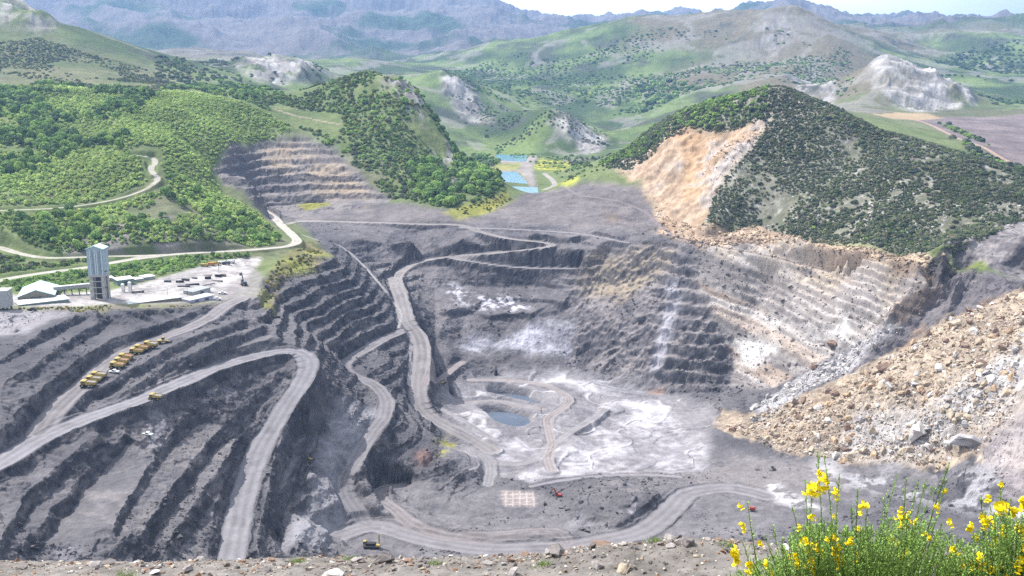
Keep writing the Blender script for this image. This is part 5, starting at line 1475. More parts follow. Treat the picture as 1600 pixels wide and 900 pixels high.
# lamp posts
for u, v, hh, lab in ((342, 428, 9.5, "thin dark lamp post standing alone at the back of the yard"), (262.5, 469, 9, "thin lamp post beside the long white roofed shed"), (293, 462, 8, "thin lamp post left of the grey metal shed")):
    p = base(u, v); t = thing("lamp_post", lab, "lamp post", p)
    MB().cyl((0, 0, -1), (0, 0, hh), .14, .09, 8).build("pole", DARKSTEEL, t)
    g = MB(); g.bar((0, 0, hh - .1), (-1.1, 0, hh + .1), .12); g.box(-1.2, 0, hh, .8, .4, .2); g.build("lamp_head", DARKSTEEL, t)
# stacks of dark material lying about the yard
heap_sites = [(262, 441, 5, 1.6, "dark stack of steel left of the middle of the yard"), (281, 441.5, 6, 1.6, "dark stack in the middle row of the yard"), (290, 438.5, 6, 1.5, "flat dark stack behind the middle row of the yard"),
              (304, 435.5, 4, 1.3, "small dark stack near the back of the yard"), (301, 445.5, 10, 1.2, "long low dark stack in front of the middle row"), (287, 448.5, 9, 1.0, "long dark stack nearest the pipeline"),
              (325, 436, 5, 2.0, "squarish dark crate stack right of the middle of the yard"), (341, 433, 5, 2.0, "left one of two dark crate stacks by the lone lamp post"), (348.5, 432, 5, 2.0, "right one of two dark crate stacks by the lone lamp post"),
              (339, 439.5, 9, .9, "low dark stack below the two crate stacks"), (216, 457, 8, 1.0, "low dark stack beside the taller white tank"), (325, 430.5, 6, .8, "thin dark stack left of the lone lamp post")]
for u, v, L, hh, lab in heap_sites:
    p = base(u, v); t = thing("material_stack", lab, "stack", p, random.uniform(-.3, .5), "dark material stacks in the yard")
    g = MB()
    n = max(2, int(L / 1.8))
    for k in range(n):
        for l in range(max(1, int(hh / .5))):
            g.box(-L / 2 + (k + .5) * L / n + random.uniform(-.15, .15), random.uniform(-.3, .3), l * .5 - (.3 if l == 0 else 0), L / n * .9, random.uniform(1.6, 2.4), .46 + (.3 if l == 0 else 0), random.uniform(-.1, .1))
    g.build("bundle", random.choice((BLACKRUB, DARKSTEEL, TIMBER)), t)


# ---- vehicles
def place(t, u, v, heading_px=None, rz=None):
    """set a thing on the land at a ground sight, leaning with the slope along its length"""
    p = on_ground(u, v)
    t.location = p
    t.rotation_euler = (0, 0, rz if rz is not None else 0)
    return t


def wheel(mb, x, y, r, w):
    mb.cyl((x, y - w / 2, r), (x, y + w / 2, r), r, n=16)


def dump_truck(bed, label, group=None):
    """rigid quarry dump truck, 9 m long, nose towards +x"""
    t = thing("dump_truck", label, "truck", (0, 0, 0), 0, group)
    g = MB(); g.box(.2, 0, 1.0, 8.0, 1.7, .7); g.box(3.6, 0, .9, 1.2, 3.6, .9); g.build("chassis", DARKSTEEL, t)
    g = MB()                                               # open tipping body with sloped floor and canopy over the cab
    g.prism([(-4.6, 2.6), (-4.2, 1.8), (1.2, 1.9), (1.5, 3.6), (3.9, 3.9), (3.9, 4.1), (1.3, 3.95), (.9, 2.3), (-4.0, 2.2)], -2.0, 2.0)
    for y in (-2.1, 2.0):
        g.prism([(-4.6, 2.5), (-4.2, 1.8), (1.2, 1.9), (1.5, 4.0), (-3.9, 3.3)], y, y + .12)
    o = g.build("dump_bed", YELLOW, t)
    MB().prism([(-4.1, 2.22), (.85, 2.32), (1.2, 3.4), (-3.9, 3.0)], -1.95, 1.95).build("bed_lining", bed, o)
    g = MB(); g.prism([(1.7, 1.9), (3.9, 1.9), (3.9, 2.9), (3.6, 3.5), (1.9, 3.5)], -.1, 1.7); c = g.build("cab", YELLOW, t, .05)
    g = MB(); g.box(3.86, .8, 2.75, .1, 1.5, .55); g.box(2.8, -.13, 2.7, 1.4, .06, .6); g.box(2.8, 1.73, 2.7, 1.4, .06, .6); g.build("window", GLASS, c)
    MB().prism([(1.9, 1.75), (4.5, 1.75), (4.5, 2.35), (1.9, 2.6)], -1.75, -.15).build("bonnet", YELLOW, t)
    MB().box(4.65, 0, .75, .35, 3.5, .7).build("bumper", YELLOW, t)
    for x in (3.0, -2.4):
        for y in (-1.6, 1.6):
            g = MB(); wheel(g, x, y, 1.05, .9 if x > 0 else 1.3); wo = g.build("wheel", TYRE, t)
            g = MB(); g.cyl((x, y + math.copysign(.44 if x > 0 else .64, y), 1.05), (x, y + math.copysign(.5 if x > 0 else .7, y), 1.05), .5, n=12); g.build("rim", YELLOW, wo)
    return t


GT = "dump trucks parked along the haul road"
tr_rust = dump_truck(BEDRUST, "x"); tr_grey = dump_truck(BEDGREY, "x")
S_tr = 1.0
spots = [  # proto, u, v, heading degrees, label
    (tr_grey, 139, 605, 176, "yellow dump truck nearest the viewer in the lowest row of three"), (tr_grey, 147.5, 598, 176, "yellow dump truck in the middle of the lowest row of three"), (tr_grey, 155, 591.5, 176, "yellow dump truck at the uphill end of the lowest row of three"),
    (tr_rust, 184, 576, 174, "yellow dump truck with rusty bed beside the white pickup"), (tr_rust, 190.5, 569.5, 174, "yellow dump truck with rusty bed in the middle of the second row"), (tr_rust, 197, 563, 174, "yellow dump truck with rusty bed at the uphill end of the second row"),
    (tr_rust, 214, 554, 172, "yellow dump truck with orange bed at the lower end of the top row"), (tr_rust, 222, 549.5, 172, "yellow dump truck in the middle of the top row"), (tr_grey, 236, 543.5, 168, "yellow dump truck with bright bed at the upper end of the top row"),
]
used = set()
for proto, u, v, hd, lab in spots:
    o = proto if id(proto) not in used else copy_tree(proto)
    used.add(id(proto))
    place(o, u, v, rz=R(hd + random.uniform(-7, 7))); o.scale = (S_tr,) * 3
    tag(o, lab, "truck", GT)
o = copy_tree(tr_grey); place(o, 244, 627, rz=R(172)); o.scale = (.86,) * 3
tag(o, "dusty dump truck alone on the wide haul road below the rows of trucks", "truck"); del o["group"]


def pickup(name, label, col, u, v, rz, cat="pickup"):
    t = thing(name, label, cat, (0, 0, 0))
    MB().prism([(-2.6, .5), (2.6, .5), (2.65, 1.0), (1.3, 1.15), (-2.6, 1.15)], -.95, .95).build("body", col, t, .05)
    c = MB().prism([(-.9, 1.152), (1.2, 1.152), (.55, 1.85), (-.8, 1.85)], -.85, .85).build("cab", col, t)
    g = MB(); g.prism([(-.72, 1.22), (.95, 1.22), (.5, 1.7), (-.66, 1.7)], -.87, .87); g.build("window", GLASS, c)
    for x in (-1.7, 1.7):
        for y in (-.85, .85):
            g = MB(); wheel(g, x, y, .42, .28); g.build("wheel", TYRE, t)
    place(t, u, v, rz=R(rz)); t.scale = (1.15,) * 3
    return t


pickup("pickup_truck", "white pickup parked beside the second row of dump trucks", WHITEP, 178.5, 583, 170)
pickup("pickup_truck", "white pickup alone on the grey bench above the pale strip", WHITEP, 231, 682, 160)
pickup("pickup_truck", "white pickup near the lilac cabin at the yard exit", WHITEP, 347.5, 459.5, 10)
pickup("parked_van", "white van at the foot of the lilac cabin", WHITEP, 339, 469, 20, "van")
pickup("parked_car", "small dark car at the edge of the spoil below the white hall", BLACKRUB, 51, 486, 0, "car")


def loader(name, label, col, u, v, rz, sc=1.0, cat="loader"):
    t = thing(name, label, cat, (0, 0, 0))
    MB().prism([(-3.6, 1.0), (-.4, 1.0), (-.4, 2.2), (-3.4, 2.1)], -1.1, 1.1).build("engine_cover", col, t, .06)
    MB().box(1.2, 0, .9, 2.6, 1.6, .8).build("front_frame", col, t)
    c = MB().box(-.2, 0, 2.21, 1.5, 1.5, 1.5, taper=.9).build("cab", col, t)
    MB().box(-.2, 0, 2.6, 1.56, 1.56, .75, taper=.94).build("window", GLASS, c)
    g = MB(); g.bar((1.2, -.6, 1.6), (3.6, -.6, 1.0), .3, .4); g.bar((1.2, .6, 1.6), (3.6, .6, 1.0), .3, .4); g.build("arm", col, t)
    MB().prism([(3.5, .4), (4.9, .2), (4.9, .35), (4.0, .6), (3.9, 1.5), (3.4, 1.6)], -1.6, 1.6).build("bucket", DARKSTEEL, t)
    for x in (-2.1, 1.9):
        for y in (-1.2, 1.2):
            g = MB(); wheel(g, x, y, .85, .7); g.build("wheel", TYRE, t)
    place(t, u, v, rz=R(rz)); t.scale = (sc,) * 3
    return t


loader("wheel_loader", "dark yellow wheel loader parked uphill of the top row of trucks", YELLOW, 256, 537, 10, 1.15)
loader("wheel_loader", "yellow wheel loader on the pale heap above the pit ponds", YELLOW, 691, 601, 35, 1.0)


def bulldozer(label, u, v, rz, sc):
    t = thing("bulldozer", label, "bulldozer", (0, 0, 0))
    MB().prism([(-.6, .9), (2.4, .9), (2.4, 1.7), (-.6, 1.8)], -.8, .8).build("engine_cover", YELLOW, t, .05)
    c = MB().box(-1.2, 0, .95, 1.6, 1.7, 2.1, taper=.88).build("cab", YELLOW, t)
    MB().box(-1.2, 0, 1.95, 1.62, 1.66, .75, taper=.94).build("window", GLASS, c)
    for y in (-1.25, 1.25):
        MB().prism([(-2.3, .45), (-1.9, 0), (1.9, 0), (2.3, .45), (1.9, 1.0), (-1.9, 1.0)], y - .3, y + .3).build("track", TYRE, t)
    MB().prism([(2.75, .1), (3.0, .1), (2.9, .75), (3.05, 1.5), (2.8, 1.5)], -1.9, 1.9).build("blade", DARKSTEEL, t)
    g = MB(); g.bar((.5, -1.6, .5), (2.8, -1.6, .5), .25); g.bar((.5, 1.6, .5), (2.8, 1.6, .5), .25); g.build("push_arm", YELLOW, t)
    place(t, u, v, rz=R(rz)); t.scale = (sc,) * 3
    return t


bulldozer("small yellow bulldozer on the grey floor right of the wide left haul road", 483, 721, -25, 1.0)


def excavator(label, col, u, v, rz, sc, raised):
    t = thing("excavator", label, "excavator", (0, 0, 0))
    for y in (-1.25, 1.25):
        MB().prism([(-2.2, .5), (-1.8, 0), (1.8, 0), (2.2, .5), (1.8, 1.0), (-1.8, 1.0)], y - .35, y + .35).build("track", TYRE, t)
    MB().cyl((0, 0, .6), (0, 0, 1.2), .9).build("turntable", DARKSTEEL, t)
    MB().prism([(-2.6, 1.25), (1.5, 1.25), (1.5, 2.0), (-.2, 2.5), (-2.6, 2.5)], -1.35, 1.35).build("house", col, t, .06)
    c = MB().box(.8, .75, 2.0, 1.5, 1.1, 1.5, taper=.9).build("cab", col, t)
    MB().box(.8, .75, 2.45, 1.54, 1.14, .8, taper=.94).build("window", GLASS, c)
    knee = (3.4, -.2, 5.6) if not raised else (4.6, -.2, 7.0)
    tip = (5.8, -.2, 2.6) if not raised else (7.4, -.2, 6.2)
    MB().bar((1.0, -.2, 1.9), knee, .5, .7).build("boom", col, t)
    MB().bar(knee, tip, .4, .5).build("stick", col, t)
    MB().prism([(tip[0] - .6, tip[2]), (tip[0] + .2, tip[2] + .1), (tip[0] + .1, tip[2] - 1.2), (tip[0] - .9, tip[2] - 1.3), (tip[0] - 1.2, tip[2] - .6)], -.85, .45).build("bucket", DARKSTEEL, t)
    place(t, u, v, rz=R(rz)); t.scale = (sc,) * 3
    return t


excavator("dark red excavator at the foot of the spoil mound beside the pale pad", REDP, 872, 777, 150, .95, False)
excavator("dark excavator with raised boom on the grey heap at the end of the yard", DARKSTEEL, 381, 446, 120, 1.25, True)
# machines lined up at the back of the yard
row = [("tipper_lorry", "yellow lorry at the left end of the machines at the back of the yard", YELLOW, 320, 416.5), ("tipper_lorry", "orange lorry second from the left at the back of the yard", ORANGEP, 329, 415.2), ("tipper_lorry", "yellow lorry third from the left at the back of the yard", YELLOW, 337, 414.2),
       ("tipper_lorry", "white lorry fourth from the left at the back of the yard", WHITEP, 347, 412.6), ("tipper_lorry", "dark lorry fifth from the left at the back of the yard", DARKSTEEL, 353.5, 413.8), ("tipper_lorry", "white and dark lorry at the right end of the machines behind the yard", WHITEP, 361, 411)]
for nm, lab, col, u, v in row:
    t = thing(nm, lab, "lorry", (0, 0, 0), 0, "machines at the back of the yard")
    MB().box(-.8, 0, 1.0, 4.6, 2.3, 1.5, taper=1.05).build("load_box", col, t)
    c = MB().prism([(1.7, .8), (3.4, .8), (3.3, 1.8), (3.0, 2.7), (1.7, 2.7)], -1.1, 1.1).build("cab", col, t)
    MB().box(3.2, 0, 1.75, .2, 1.9, .7).build("window", GLASS, c)
    MB().box(.2, 0, .65, 6.2, 1.0, .34).build("chassis", DARKSTEEL, t)
    for x in (-2.0, 2.5):
        for y in (-1.0, 1.0):
            g = MB(); wheel(g, x, y, .5, .35); g.build("wheel", TYRE, t)
    place(t, u, v, rz=R(random.uniform(-15, 25)))
# blast hole drill rig near the rim
t = thing("drill_rig", "yellow drill rig with an upright mast on the wide grey road below the rim", "drill rig", (0, 0, 0))
g = MB()
for y in (-1.7, 1.7):
    MB().prism([(-4.6, .7), (-4.0, 0), (2.6, 0), (3.2, .7), (2.6, 1.3), (-4.0, 1.3)], y - .45, y + .45).build("track", TYRE, t)
MB().box(-.8, 0, 1.32, 10.2, 3.8, .7).build("deck", DARKSTEEL, t)
MB().box(-1.4, .2, 2.021, 6.0, 2.9, 1.6).build("engine_housing", BLACKRUB, t, .06)
c = MB().box(-5.0, .6, 2.021, 1.9, 2.2, 2.5, taper=.93).build("cab", YELLOW, t)
MB().box(-5.0, .6, 3.1, 1.94, 2.24, .9, taper=.96).build("window", GLASS, c)
MB().box(3.3, -1.0, 2.021, 2.2, 2.0, 1.0).build("tool_box", YELLOW, t)
g = MB()
for x, y in ((3.2, .2), (4.1, .2), (3.2, 1.1), (4.1, 1.1)):
    g.bar((x, y, .4), (x + (3.65 - x) * .4, y + (.65 - y) * .4, 9.2), .2)
for k in range(9):
    z = 1 + k * .9
    g.bar((3.25, .25, z), (4.05, .25, z + .8), .1); g.bar((3.25, 1.05, z), (4.05, 1.05, z + .8), .1); g.bar((3.22, .25, z), (3.22, 1.05, z + .8), .1)
g.build("mast", mat("mast_paint", (.5, .45, .25), .6), t)
MB().cyl((3.65, .65, -.2), (3.65, .65, 8.6), .14, n=8).build("drill_rod", DARKSTEEL, t)
place(t, 583, 857, rz=R(-4)); t.scale = (.95,) * 3
# little red machine right of the ring, yellow post on the dyke, pump mast on the floor
t = thing("compressor", "small red wheeled compressor on the grey slope behind the broom", "compressor", (0, 0, 0))
MB().prism([(-1.5, .6), (1.5, .6), (1.5, 1.6), (1.1, 2.0), (-1.3, 2.0)], -.8, .8).build("body", REDP, t, .08)
g = MB(); g.bar((1.5, 0, .7), (2.7, 0, .5), .14); g.build("tow_bar", DARKSTEEL, t)
for y in (-.85, .85):
    g = MB(); wheel(g, 0, y, .42, .25); g.build("wheel", TYRE, t)
place(t, 1175, 799, rz=R(-20)); t.scale = (1.3,) * 3
t = thing("marker_post", "yellow and dark post on the dyke between the two pit ponds", "post", (0, 0, 0))
MB().cyl((0, 0, -1), (0, 0, 3.0), .3, n=8).build("lower_post", DARKSTEEL, t); MB().cyl((0, 0, 3.003), (0, 0, 5.4), .36, n=8).build("upper_post", YELLOW, t)
place(t, 845.5, 646)
t = thing("pump_mast", "black conical pump mast on the floor below the white stained wall", "mast", (0, 0, 0))
MB().cyl((0, 0, -1), (0, 0, 4.0), 2.0, .9, n=12).build("base_drum", BLACKRUB, t); MB().cyl((0, 0, 4.003), (0, 0, 8.0), .55, .3, n=10).build("column", BLACKRUB, t)
place(t, 775, 585)
# ------------------------------------------------------------------ rocks
def rock_proto(seed, sub, flat=.75):
    """angular broken block: the hull of a few corners, with chipped edges on the larger ones"""
    import bmesh
    rg = np.random.default_rng(seed)
    n = 16 if sub > 1 else 9
    d = rg.normal(size=(n, 3)); d /= np.linalg.norm(d, axis=1, keepdims=True)
    d = d * rg.uniform(.72, 1.1, (n, 1)) * rg.uniform(.75, 1.2, 3) * np.array((1, 1, flat))
    bm = bmesh.new()
    for q in d:
        bm.verts.new(q)
    r = bmesh.ops.convex_hull(bm, input=list(bm.verts))
    bmesh.ops.delete(bm, geom=[v for v in bm.verts if not v.link_faces], context='VERTS')
    if sub > 1:
        bmesh.ops.subdivide_edges(bm, edges=list(bm.edges), cuts=1, use_grid_fill=True)
    bmesh.ops.triangulate(bm, faces=list(bm.faces))
    bm.verts.index_update()
    V = np.array([v.co[:] for v in bm.verts])
    if sub > 1:
        V += rg.normal(size=V.shape) * .05
    F = [[v.index for v in f.verts] for f in bm.faces]
    bm.free()
    return V, np.array(F)


def rock_mat(name, c, var=.3):
    return mat(name, c, .95, var=var, scale=1.6, spec=.1)


ROCKM = {"tan": rock_mat("tan_rock", (.39, .325, .245)), "grey": rock_mat("grey_rock", (.36, .345, .34)), "brown": rock_mat("brown_rock", (.22, .155, .12)), "pale": rock_mat("pale_rock", (.52, .49, .46), .15), "ochre": rock_mat("ochre_rock", (.43, .31, .2))}
RP = [rock_proto(40 + k, 2) for k in range(10)]
RMESH = {c: [raw_mesh("boulder", V, F, ROCKM[c]) for V, F in RP] for c in ROCKM}


def boulder(u, v, size, c, label, group=None, k=None, name="boulder", sc=(1, 1, 1), rz=None):
    p = on_ground(u, v)
    o = bpy.data.objects.new(name, RMESH[c][random.randrange(10) if k is None else k])
    o.location = (p[0], p[1], p[2] + size * .22)
    o.scale = [size * q for q in sc]
    o.rotation_euler = (random.uniform(-.3, .3), random.uniform(-.3, .3), random.uniform(0, 6.28) if rz is None else rz)
    COL.objects.link(o)
    return tag(o, label, "boulder", group)


boulder(1510, 697, 11.5, "grey", "largest grey boulder with a pale sunlit top at the lower right of the talus", k=6, sc=(1.1, .9, .95), rz=.4)
boulder(1434, 686, 11, "pale", "big white slab leaning on the talus left of the largest boulder", k=4, sc=(.8, .55, 1.15), rz=.9)
boulder(1301, 540, 5.6, "brown", "dark brown block alone on the white bed above the spoil ramp", k=1)
boulder(1379, 577, 7.0, "brown", "dark brown boulder in the upper talus just below the spoil ramp", k=5)
boulder(1535, 571, 5.0, "brown", "round brown boulder high on the right of the talus")
boulder(1469, 578, 5.2, "pale", "pale yellow pointed boulder in the middle of the talus", k=3)
boulder(1493, 508, 5.5, "tan", "flat tan boulder at the top edge of the talus by the ramp")
boulder(1273, 577, 4.4, "brown", "brown topped block beside the lower end of the spoil ramp", k=7)
boulder(1430, 603, 4.2, "grey", "grey pointed boulder left of the middle of the talus")
boulder(1600, 470, 7, "tan", "tan boulder cut by the right edge at the top of the talus")
TAL = [(1125, 668), (1180, 650), (1300, 610), (1400, 552), (1480, 500), (1545, 478), (1640, 455), (1640, 640), (1560, 680), (1525, 715), (1400, 722), (1330, 725), (1230, 708), (1180, 688)]
GRAYB = [(1170, 645), (1230, 602), (1330, 545), (1400, 525), (1450, 470), (1440, 490), (1360, 552), (1260, 612)]
LOWB = [(1310, 712), (1340, 660), (1420, 640), (1500, 605), (1600, 545), (1640, 560), (1600, 610), (1530, 665), (1430, 712)]
cand = []
for poly, sp, cols, s0 in ((TAL, 2.1, ("tan", "tan", "ochre", "brown", "pale", "tan"), .62), (GRAYB, 2.0, ("grey", "grey", "pale"), .7), (LOWB, 2.3, ("grey", "grey", "pale", "tan"), .75)):
    pts = scatter(poly, 1000, sp, -.3, 30, 840 + len(cand))
    sz = s0 * (1 - rng.random(len(pts))) ** -.44
    sz = np.clip(sz, .4, 4.2)
    cs = rng.choice(cols, len(pts))
    cand += [(sz[k], pts[k], cs[k]) for k in range(len(pts)) if abs(pts[k, 0] / pts[k, 1]) < .535]
cand.sort(key=lambda q: -q[0] / q[1][1])
for n, (sz, p, c) in enumerate(cand[:285]):
    o = bpy.data.objects.new("boulder", RMESH[c][n % 10])
    o.location = (p[0], p[1], p[2] + sz * .2); o.scale = (sz, sz * random.uniform(.7, 1.1), sz * random.uniform(.7, 1.1)); o.rotation_euler = [random.uniform(0, 6.28) for _ in range(3)]
    COL.objects.link(o)
    tag(o, "medium sized broken boulder among the rocks of the talus slope", "boulder", "boulders of the talus slope")
LOWP = [rock_proto(70 + k, 1) for k in range(6)]
RUBCOL = {"tan": (.39, .325, .25), "grey": (.36, .345, .34), "brown": (.22, .16, .125), "pale": (.54, .51, .47), "coal": (.12, .115, .12), "dust": (.22, .205, .2), "ochre": (.45, .33, .23)}


def rubble(name, label, pts, sizes, cols, material, parent=None):
    Vs, Fs, Cs, n = [], [], [], 0
    for p, s, c in zip(pts, sizes, cols):
        V, F = LOWP[random.randrange(6)]
        a = random.uniform(0, 6.28); ca, sa = math.cos(a), math.sin(a)
        W_ = np.stack([V[:, 0] * ca - V[:, 1] * sa, V[:, 0] * sa + V[:, 1] * ca, V[:, 2] * random.uniform(.7, 1.2)], 1) * s
        Vs.append(W_ + np.array(p) + np.array((0, 0, s * .2))); Fs.append(F + n); n += len(V)
        Cs.append(np.repeat(np.clip(np.array(c) * random.uniform(.75, 1.25), 0, .8)[None], len(V), 0))
    o = bpy.data.objects.new(name, raw_mesh(name, np.concatenate(Vs), np.concatenate(Fs), material, np.concatenate(Cs)))
    COL.objects.link(o)
    return tag(o, label, "rubble", None, "stuff")


M_RUB = land_mat("rubble_rock", 1.2, .3, .15, .1)
rs = cand[285:]
rubble("rubble", "broken tan and grey rock covering the talus slope", [q[1] for q in rs], [q[0] for q in rs], [RUBCOL[q[2]] for q in rs], M_RUB)
# loose stone on the benches, roads' edges and the broken rock above the slab
mi = np.argwhere((M_PIT > .6) & (ROAD < .02) & (M_TALUS < .3) & (M_FLOOR < .4) & (np.abs(XX / YY) < .54) & (RB > math.log(300)))
ch = mi[rng.choice(len(mi), 26000)]
pts = np.stack([XX[ch[:, 0], ch[:, 1]], YY[ch[:, 0], ch[:, 1]], ZT[ch[:, 0], ch[:, 1]]], 1)
nn = fbm(pts[:, 0], pts[:, 1], 40, 3, 861)
keep = nn > .0
pts = pts[keep]
sz = np.clip(.36 * (1 - rng.random(len(pts))) ** -.42, .3, 2.2)
sel = ALB[ch[:, 0], ch[:, 1]][keep] * .95
rubble("loose_rubble", "loose broken stone scattered over the mine benches", pts, sz, sel, M_RUB)
mi = np.argwhere(((RIM > .4) | ((SCAR > .5) & (n_big > .15))) & (np.abs(XX / YY) < .54))
ch = mi[rng.choice(len(mi), 2600)]
pts = np.stack([XX[ch[:, 0], ch[:, 1]], YY[ch[:, 0], ch[:, 1]], ZT[ch[:, 0], ch[:, 1]]], 1)
sel = ALB[ch[:, 0], ch[:, 1]]
sz = np.clip(.7 * (1 - rng.random(len(pts))) ** -.4, .6, 3.0)
rubble("rim_rubble", "broken ochre rock of the scar and the rim above the pale beds", pts, sz, sel * 1.0, M_RUB)
mi = np.argwhere((M_SLAB > .6) & (np.abs(XX / YY) < .54))
ch = mi[rng.choice(len(mi), 1800)]
pts = np.stack([XX[ch[:, 0], ch[:, 1]], YY[ch[:, 0], ch[:, 1]], ZT[ch[:, 0], ch[:, 1]]], 1)
sel = ALB[ch[:, 0], ch[:, 1]]
rubble("slab_rubble", "blocky broken stone on the pale bedded rock slope", pts, np.clip(.5 * (1 - rng.random(len(pts))) ** -.42, .4, 2.6), sel, M_RUB)
# limestone outcrops among the bushes
mi = np.argwhere((M_BUSH > .6) & (np.abs(XX / YY) < .54))
ch = mi[rng.choice(len(mi), 5200)]
pts = np.stack([XX[ch[:, 0], ch[:, 1]], YY[ch[:, 0], ch[:, 1]], ZT[ch[:, 0], ch[:, 1]]], 1)
nn = fbm(pts[:, 0], pts[:, 1], 22, 3, 871)
pts = pts[nn > .02]
rubble("outcrop_rubble", "pale limestone outcrops between the bushes of the stony hill", pts, np.clip(.6 * (1 - rng.random(len(pts))) ** -.35, .45, 1.7), [(.4, .385, .36)] * len(pts), M_RUB)

# ------------------------------------------------------------------ the rim in front of the viewpoint
FX = np.linspace(-9.5, 9.5, 420); FY = np.concatenate([np.linspace(-3, 8.6, 60), np.linspace(8.65, 12.0, 120), np.linspace(12.1, 15.0, 24)])
fxx, fyy = np.meshgrid(FX, FY)
prof = np.interp(fyy, [-3, 0, 3, 6, 8, 9.5, 10.2, 10.7, 11.2, 12, 13, 15], [-1.5, -1.7, -2.35, -3.5, -4.55, -5.17, -5.36, -5.48, -5.66, -6.2, -7.0, -8.6])
edge = np.interp(fxx, [-9.5, -6, -3.2, -1.6, -.4, .5, 1.1, 2.1, 2.8, 3.4, 6, 9.5], [0, .0, .02, .04, .05, .14, .26, .34, .28, .2, .15, .1])
fz = prof + edge * np.exp(-((fyy - 10.9) / .9) ** 2) + fbm(fxx, fyy, 1.3, 4, 901) * .05 + fbm(fxx, fyy, .22, 3, 911) * .03 - .12
fz = np.minimum(fz, np.where(fyy < 9.4, -.545 * fyy - .2, 99)) if False else fz
V = np.stack([fxx.ravel(), fyy.ravel(), fz.ravel()], 1)
nx = len(FX)
ii, jj = np.meshgrid(np.arange(len(FY) - 1), np.arange(nx - 1), indexing='ij')
F = np.stack([ii * nx + jj, ii * nx + jj + 1, (ii + 1) * nx + jj + 1, (ii + 1) * nx + jj], -1).reshape(-1, 4)
fn = fbm(fxx, fyy, .9, 4, 921); ff = fbm(fxx, fyy, .12, 3, 931)
c = np.array((.17, .158, .146))[None, None] * (1 + .3 * fn + .35 * ff)[..., None]
g_ = sstep(.25, .55, fbm(fxx, fyy, 1.6, 3, 941))[..., None] * .5
c = c + (np.array((.2, .19, .09)) - c) * g_
me = raw_mesh("ground", V, F, land_mat("rim_gravel", 9.0, 2.5, .22, .03), np.clip(c, .03, .6).reshape(-1, 3))
o = bpy.data.objects.new("rim_ground", me); COL.objects.link(o); tag(o, kind="structure")


def rim_z(x, y):
    i = int(np.clip(np.searchsorted(FY, y), 1, len(FY) - 1)); j = int(np.clip(np.searchsorted(FX, x), 1, nx - 1))
    return float(fz[i, j])


# stones of the rim: the larger ones are things, the gravel is one mass
STONEM = [("tan", ROCKM["tan"]), ("grey", rock_mat("dark_stone", (.17, .155, .15))), ("pale", ROCKM["pale"]), ("brown", ROCKM["brown"]), ("grey2", rock_mat("grey_stone", (.28, .26, .25)))]
SMESH = [[raw_mesh("stone", V, F, m) for V, F in RP] for _, m in STONEM]
rnd = random.Random(5)
named = [(-6.0, 10.15, .085, 2, "pale yellow stone near the left end of the gravel rim"), (.55, 10.75, .13, 1, "large dark stone on the crest of the gravel rim, right of the middle"), (-1.55, 10.75, .12, 1, "dark rock on the rim just below the drill rig"),
         (2.05, 10.6, .1, 1, "dark flat stone near the broom on the rim crest"), (1.25, 10.15, .10, 0, "orange stone low on the gravel rim"), (-2.0, 10.15, .11, 2, "pale slab on the gravel rim below the drill rig")]
for x, y, s_, m, lab in named:
    o = bpy.data.objects.new("stone", SMESH[m][rnd.randrange(10)])
    o.location = (x, y, rim_z(x, y) + s_ * .35); o.scale = (s_ * 1.3, s_, s_ * .85); o.rotation_euler = (0, 0, rnd.uniform(0, 6))
    COL.objects.link(o); tag(o, lab, "stone")
for k in range(200):
    x = rnd.uniform(-6.3, 6.3); y = rnd.choice((rnd.uniform(9.7, 11.3), rnd.gauss(10.85, .2)))
    s_ = min(.085, .02 * (1 - rnd.random()) ** -.5)
    o = bpy.data.objects.new("stone", SMESH[rnd.choice((0, 1, 1, 2, 3, 4, 4, 4))][rnd.randrange(10)])
    o.location = (x, y, rim_z(x, y) + s_ * .3); o.scale = (s_ * rnd.uniform(.9, 1.5), s_, s_ * rnd.uniform(.6, 1)); o.rotation_euler = (rnd.uniform(-.4, .4), rnd.uniform(-.4, .4), rnd.uniform(0, 6))
    COL.objects.link(o); tag(o, "small broken stone lying on the gravel rim", "stone", "stones on the gravel rim")
n = 5200
gxs = rng.uniform(-6.6, 6.6, n); gys = np.where(rng.random(n) < .5, rng.uniform(9.6, 11.6, n), rng.normal(10.9, .3, n)); gs = np.clip(.010 * (1 - rng.random(n)) ** -.45, .009, .04)
gcol = [(.3, .26, .22), (.16, .145, .14), (.4, .36, .3), (.22, .19, .17), (.24, .15, .1)]
rubble("gravel", "small gravel and grit covering the rim", [(a, b_, rim_z(a, b_)) for a, b_ in zip(gxs, gys)], gs, [gcol[k] for k in rng.integers(0, 5, n)], M_RUB)

# ------------------------------------------------------------------ the broom bushes
STEM = mat("broom_stem", (.14, .235, .05), .6, var=.3, scale=8)
STEMDARK = mat("broom_old_stem", (.055, .075, .03), .7, var=.25, scale=8)
PETAL = mat("broom_petal", (.9, .72, .01), .5, var=.1, scale=20)
LEAFB = mat("broom_leaf", (.205, .335, .065), .55, var=.35, scale=14)


def tube(V, F, pts, r0, r1, n=5):
    b0 = len(V)
    m = len(pts)
    for i, p in enumerate(pts):
        r = r0 + (r1 - r0) * i / (m - 1)
        for k in range(n):
            t = 6.283 * k / n
            V.append((p[0] + r * math.cos(t), p[1] + r * math.sin(t), p[2]))
    for i in range(m - 1):
        for k in range(n):
            F.append((b0 + i * n + k, b0 + i * n + (k + 1) % n, b0 + (i + 1) * n + (k + 1) % n, b0 + (i + 1) * n + k))


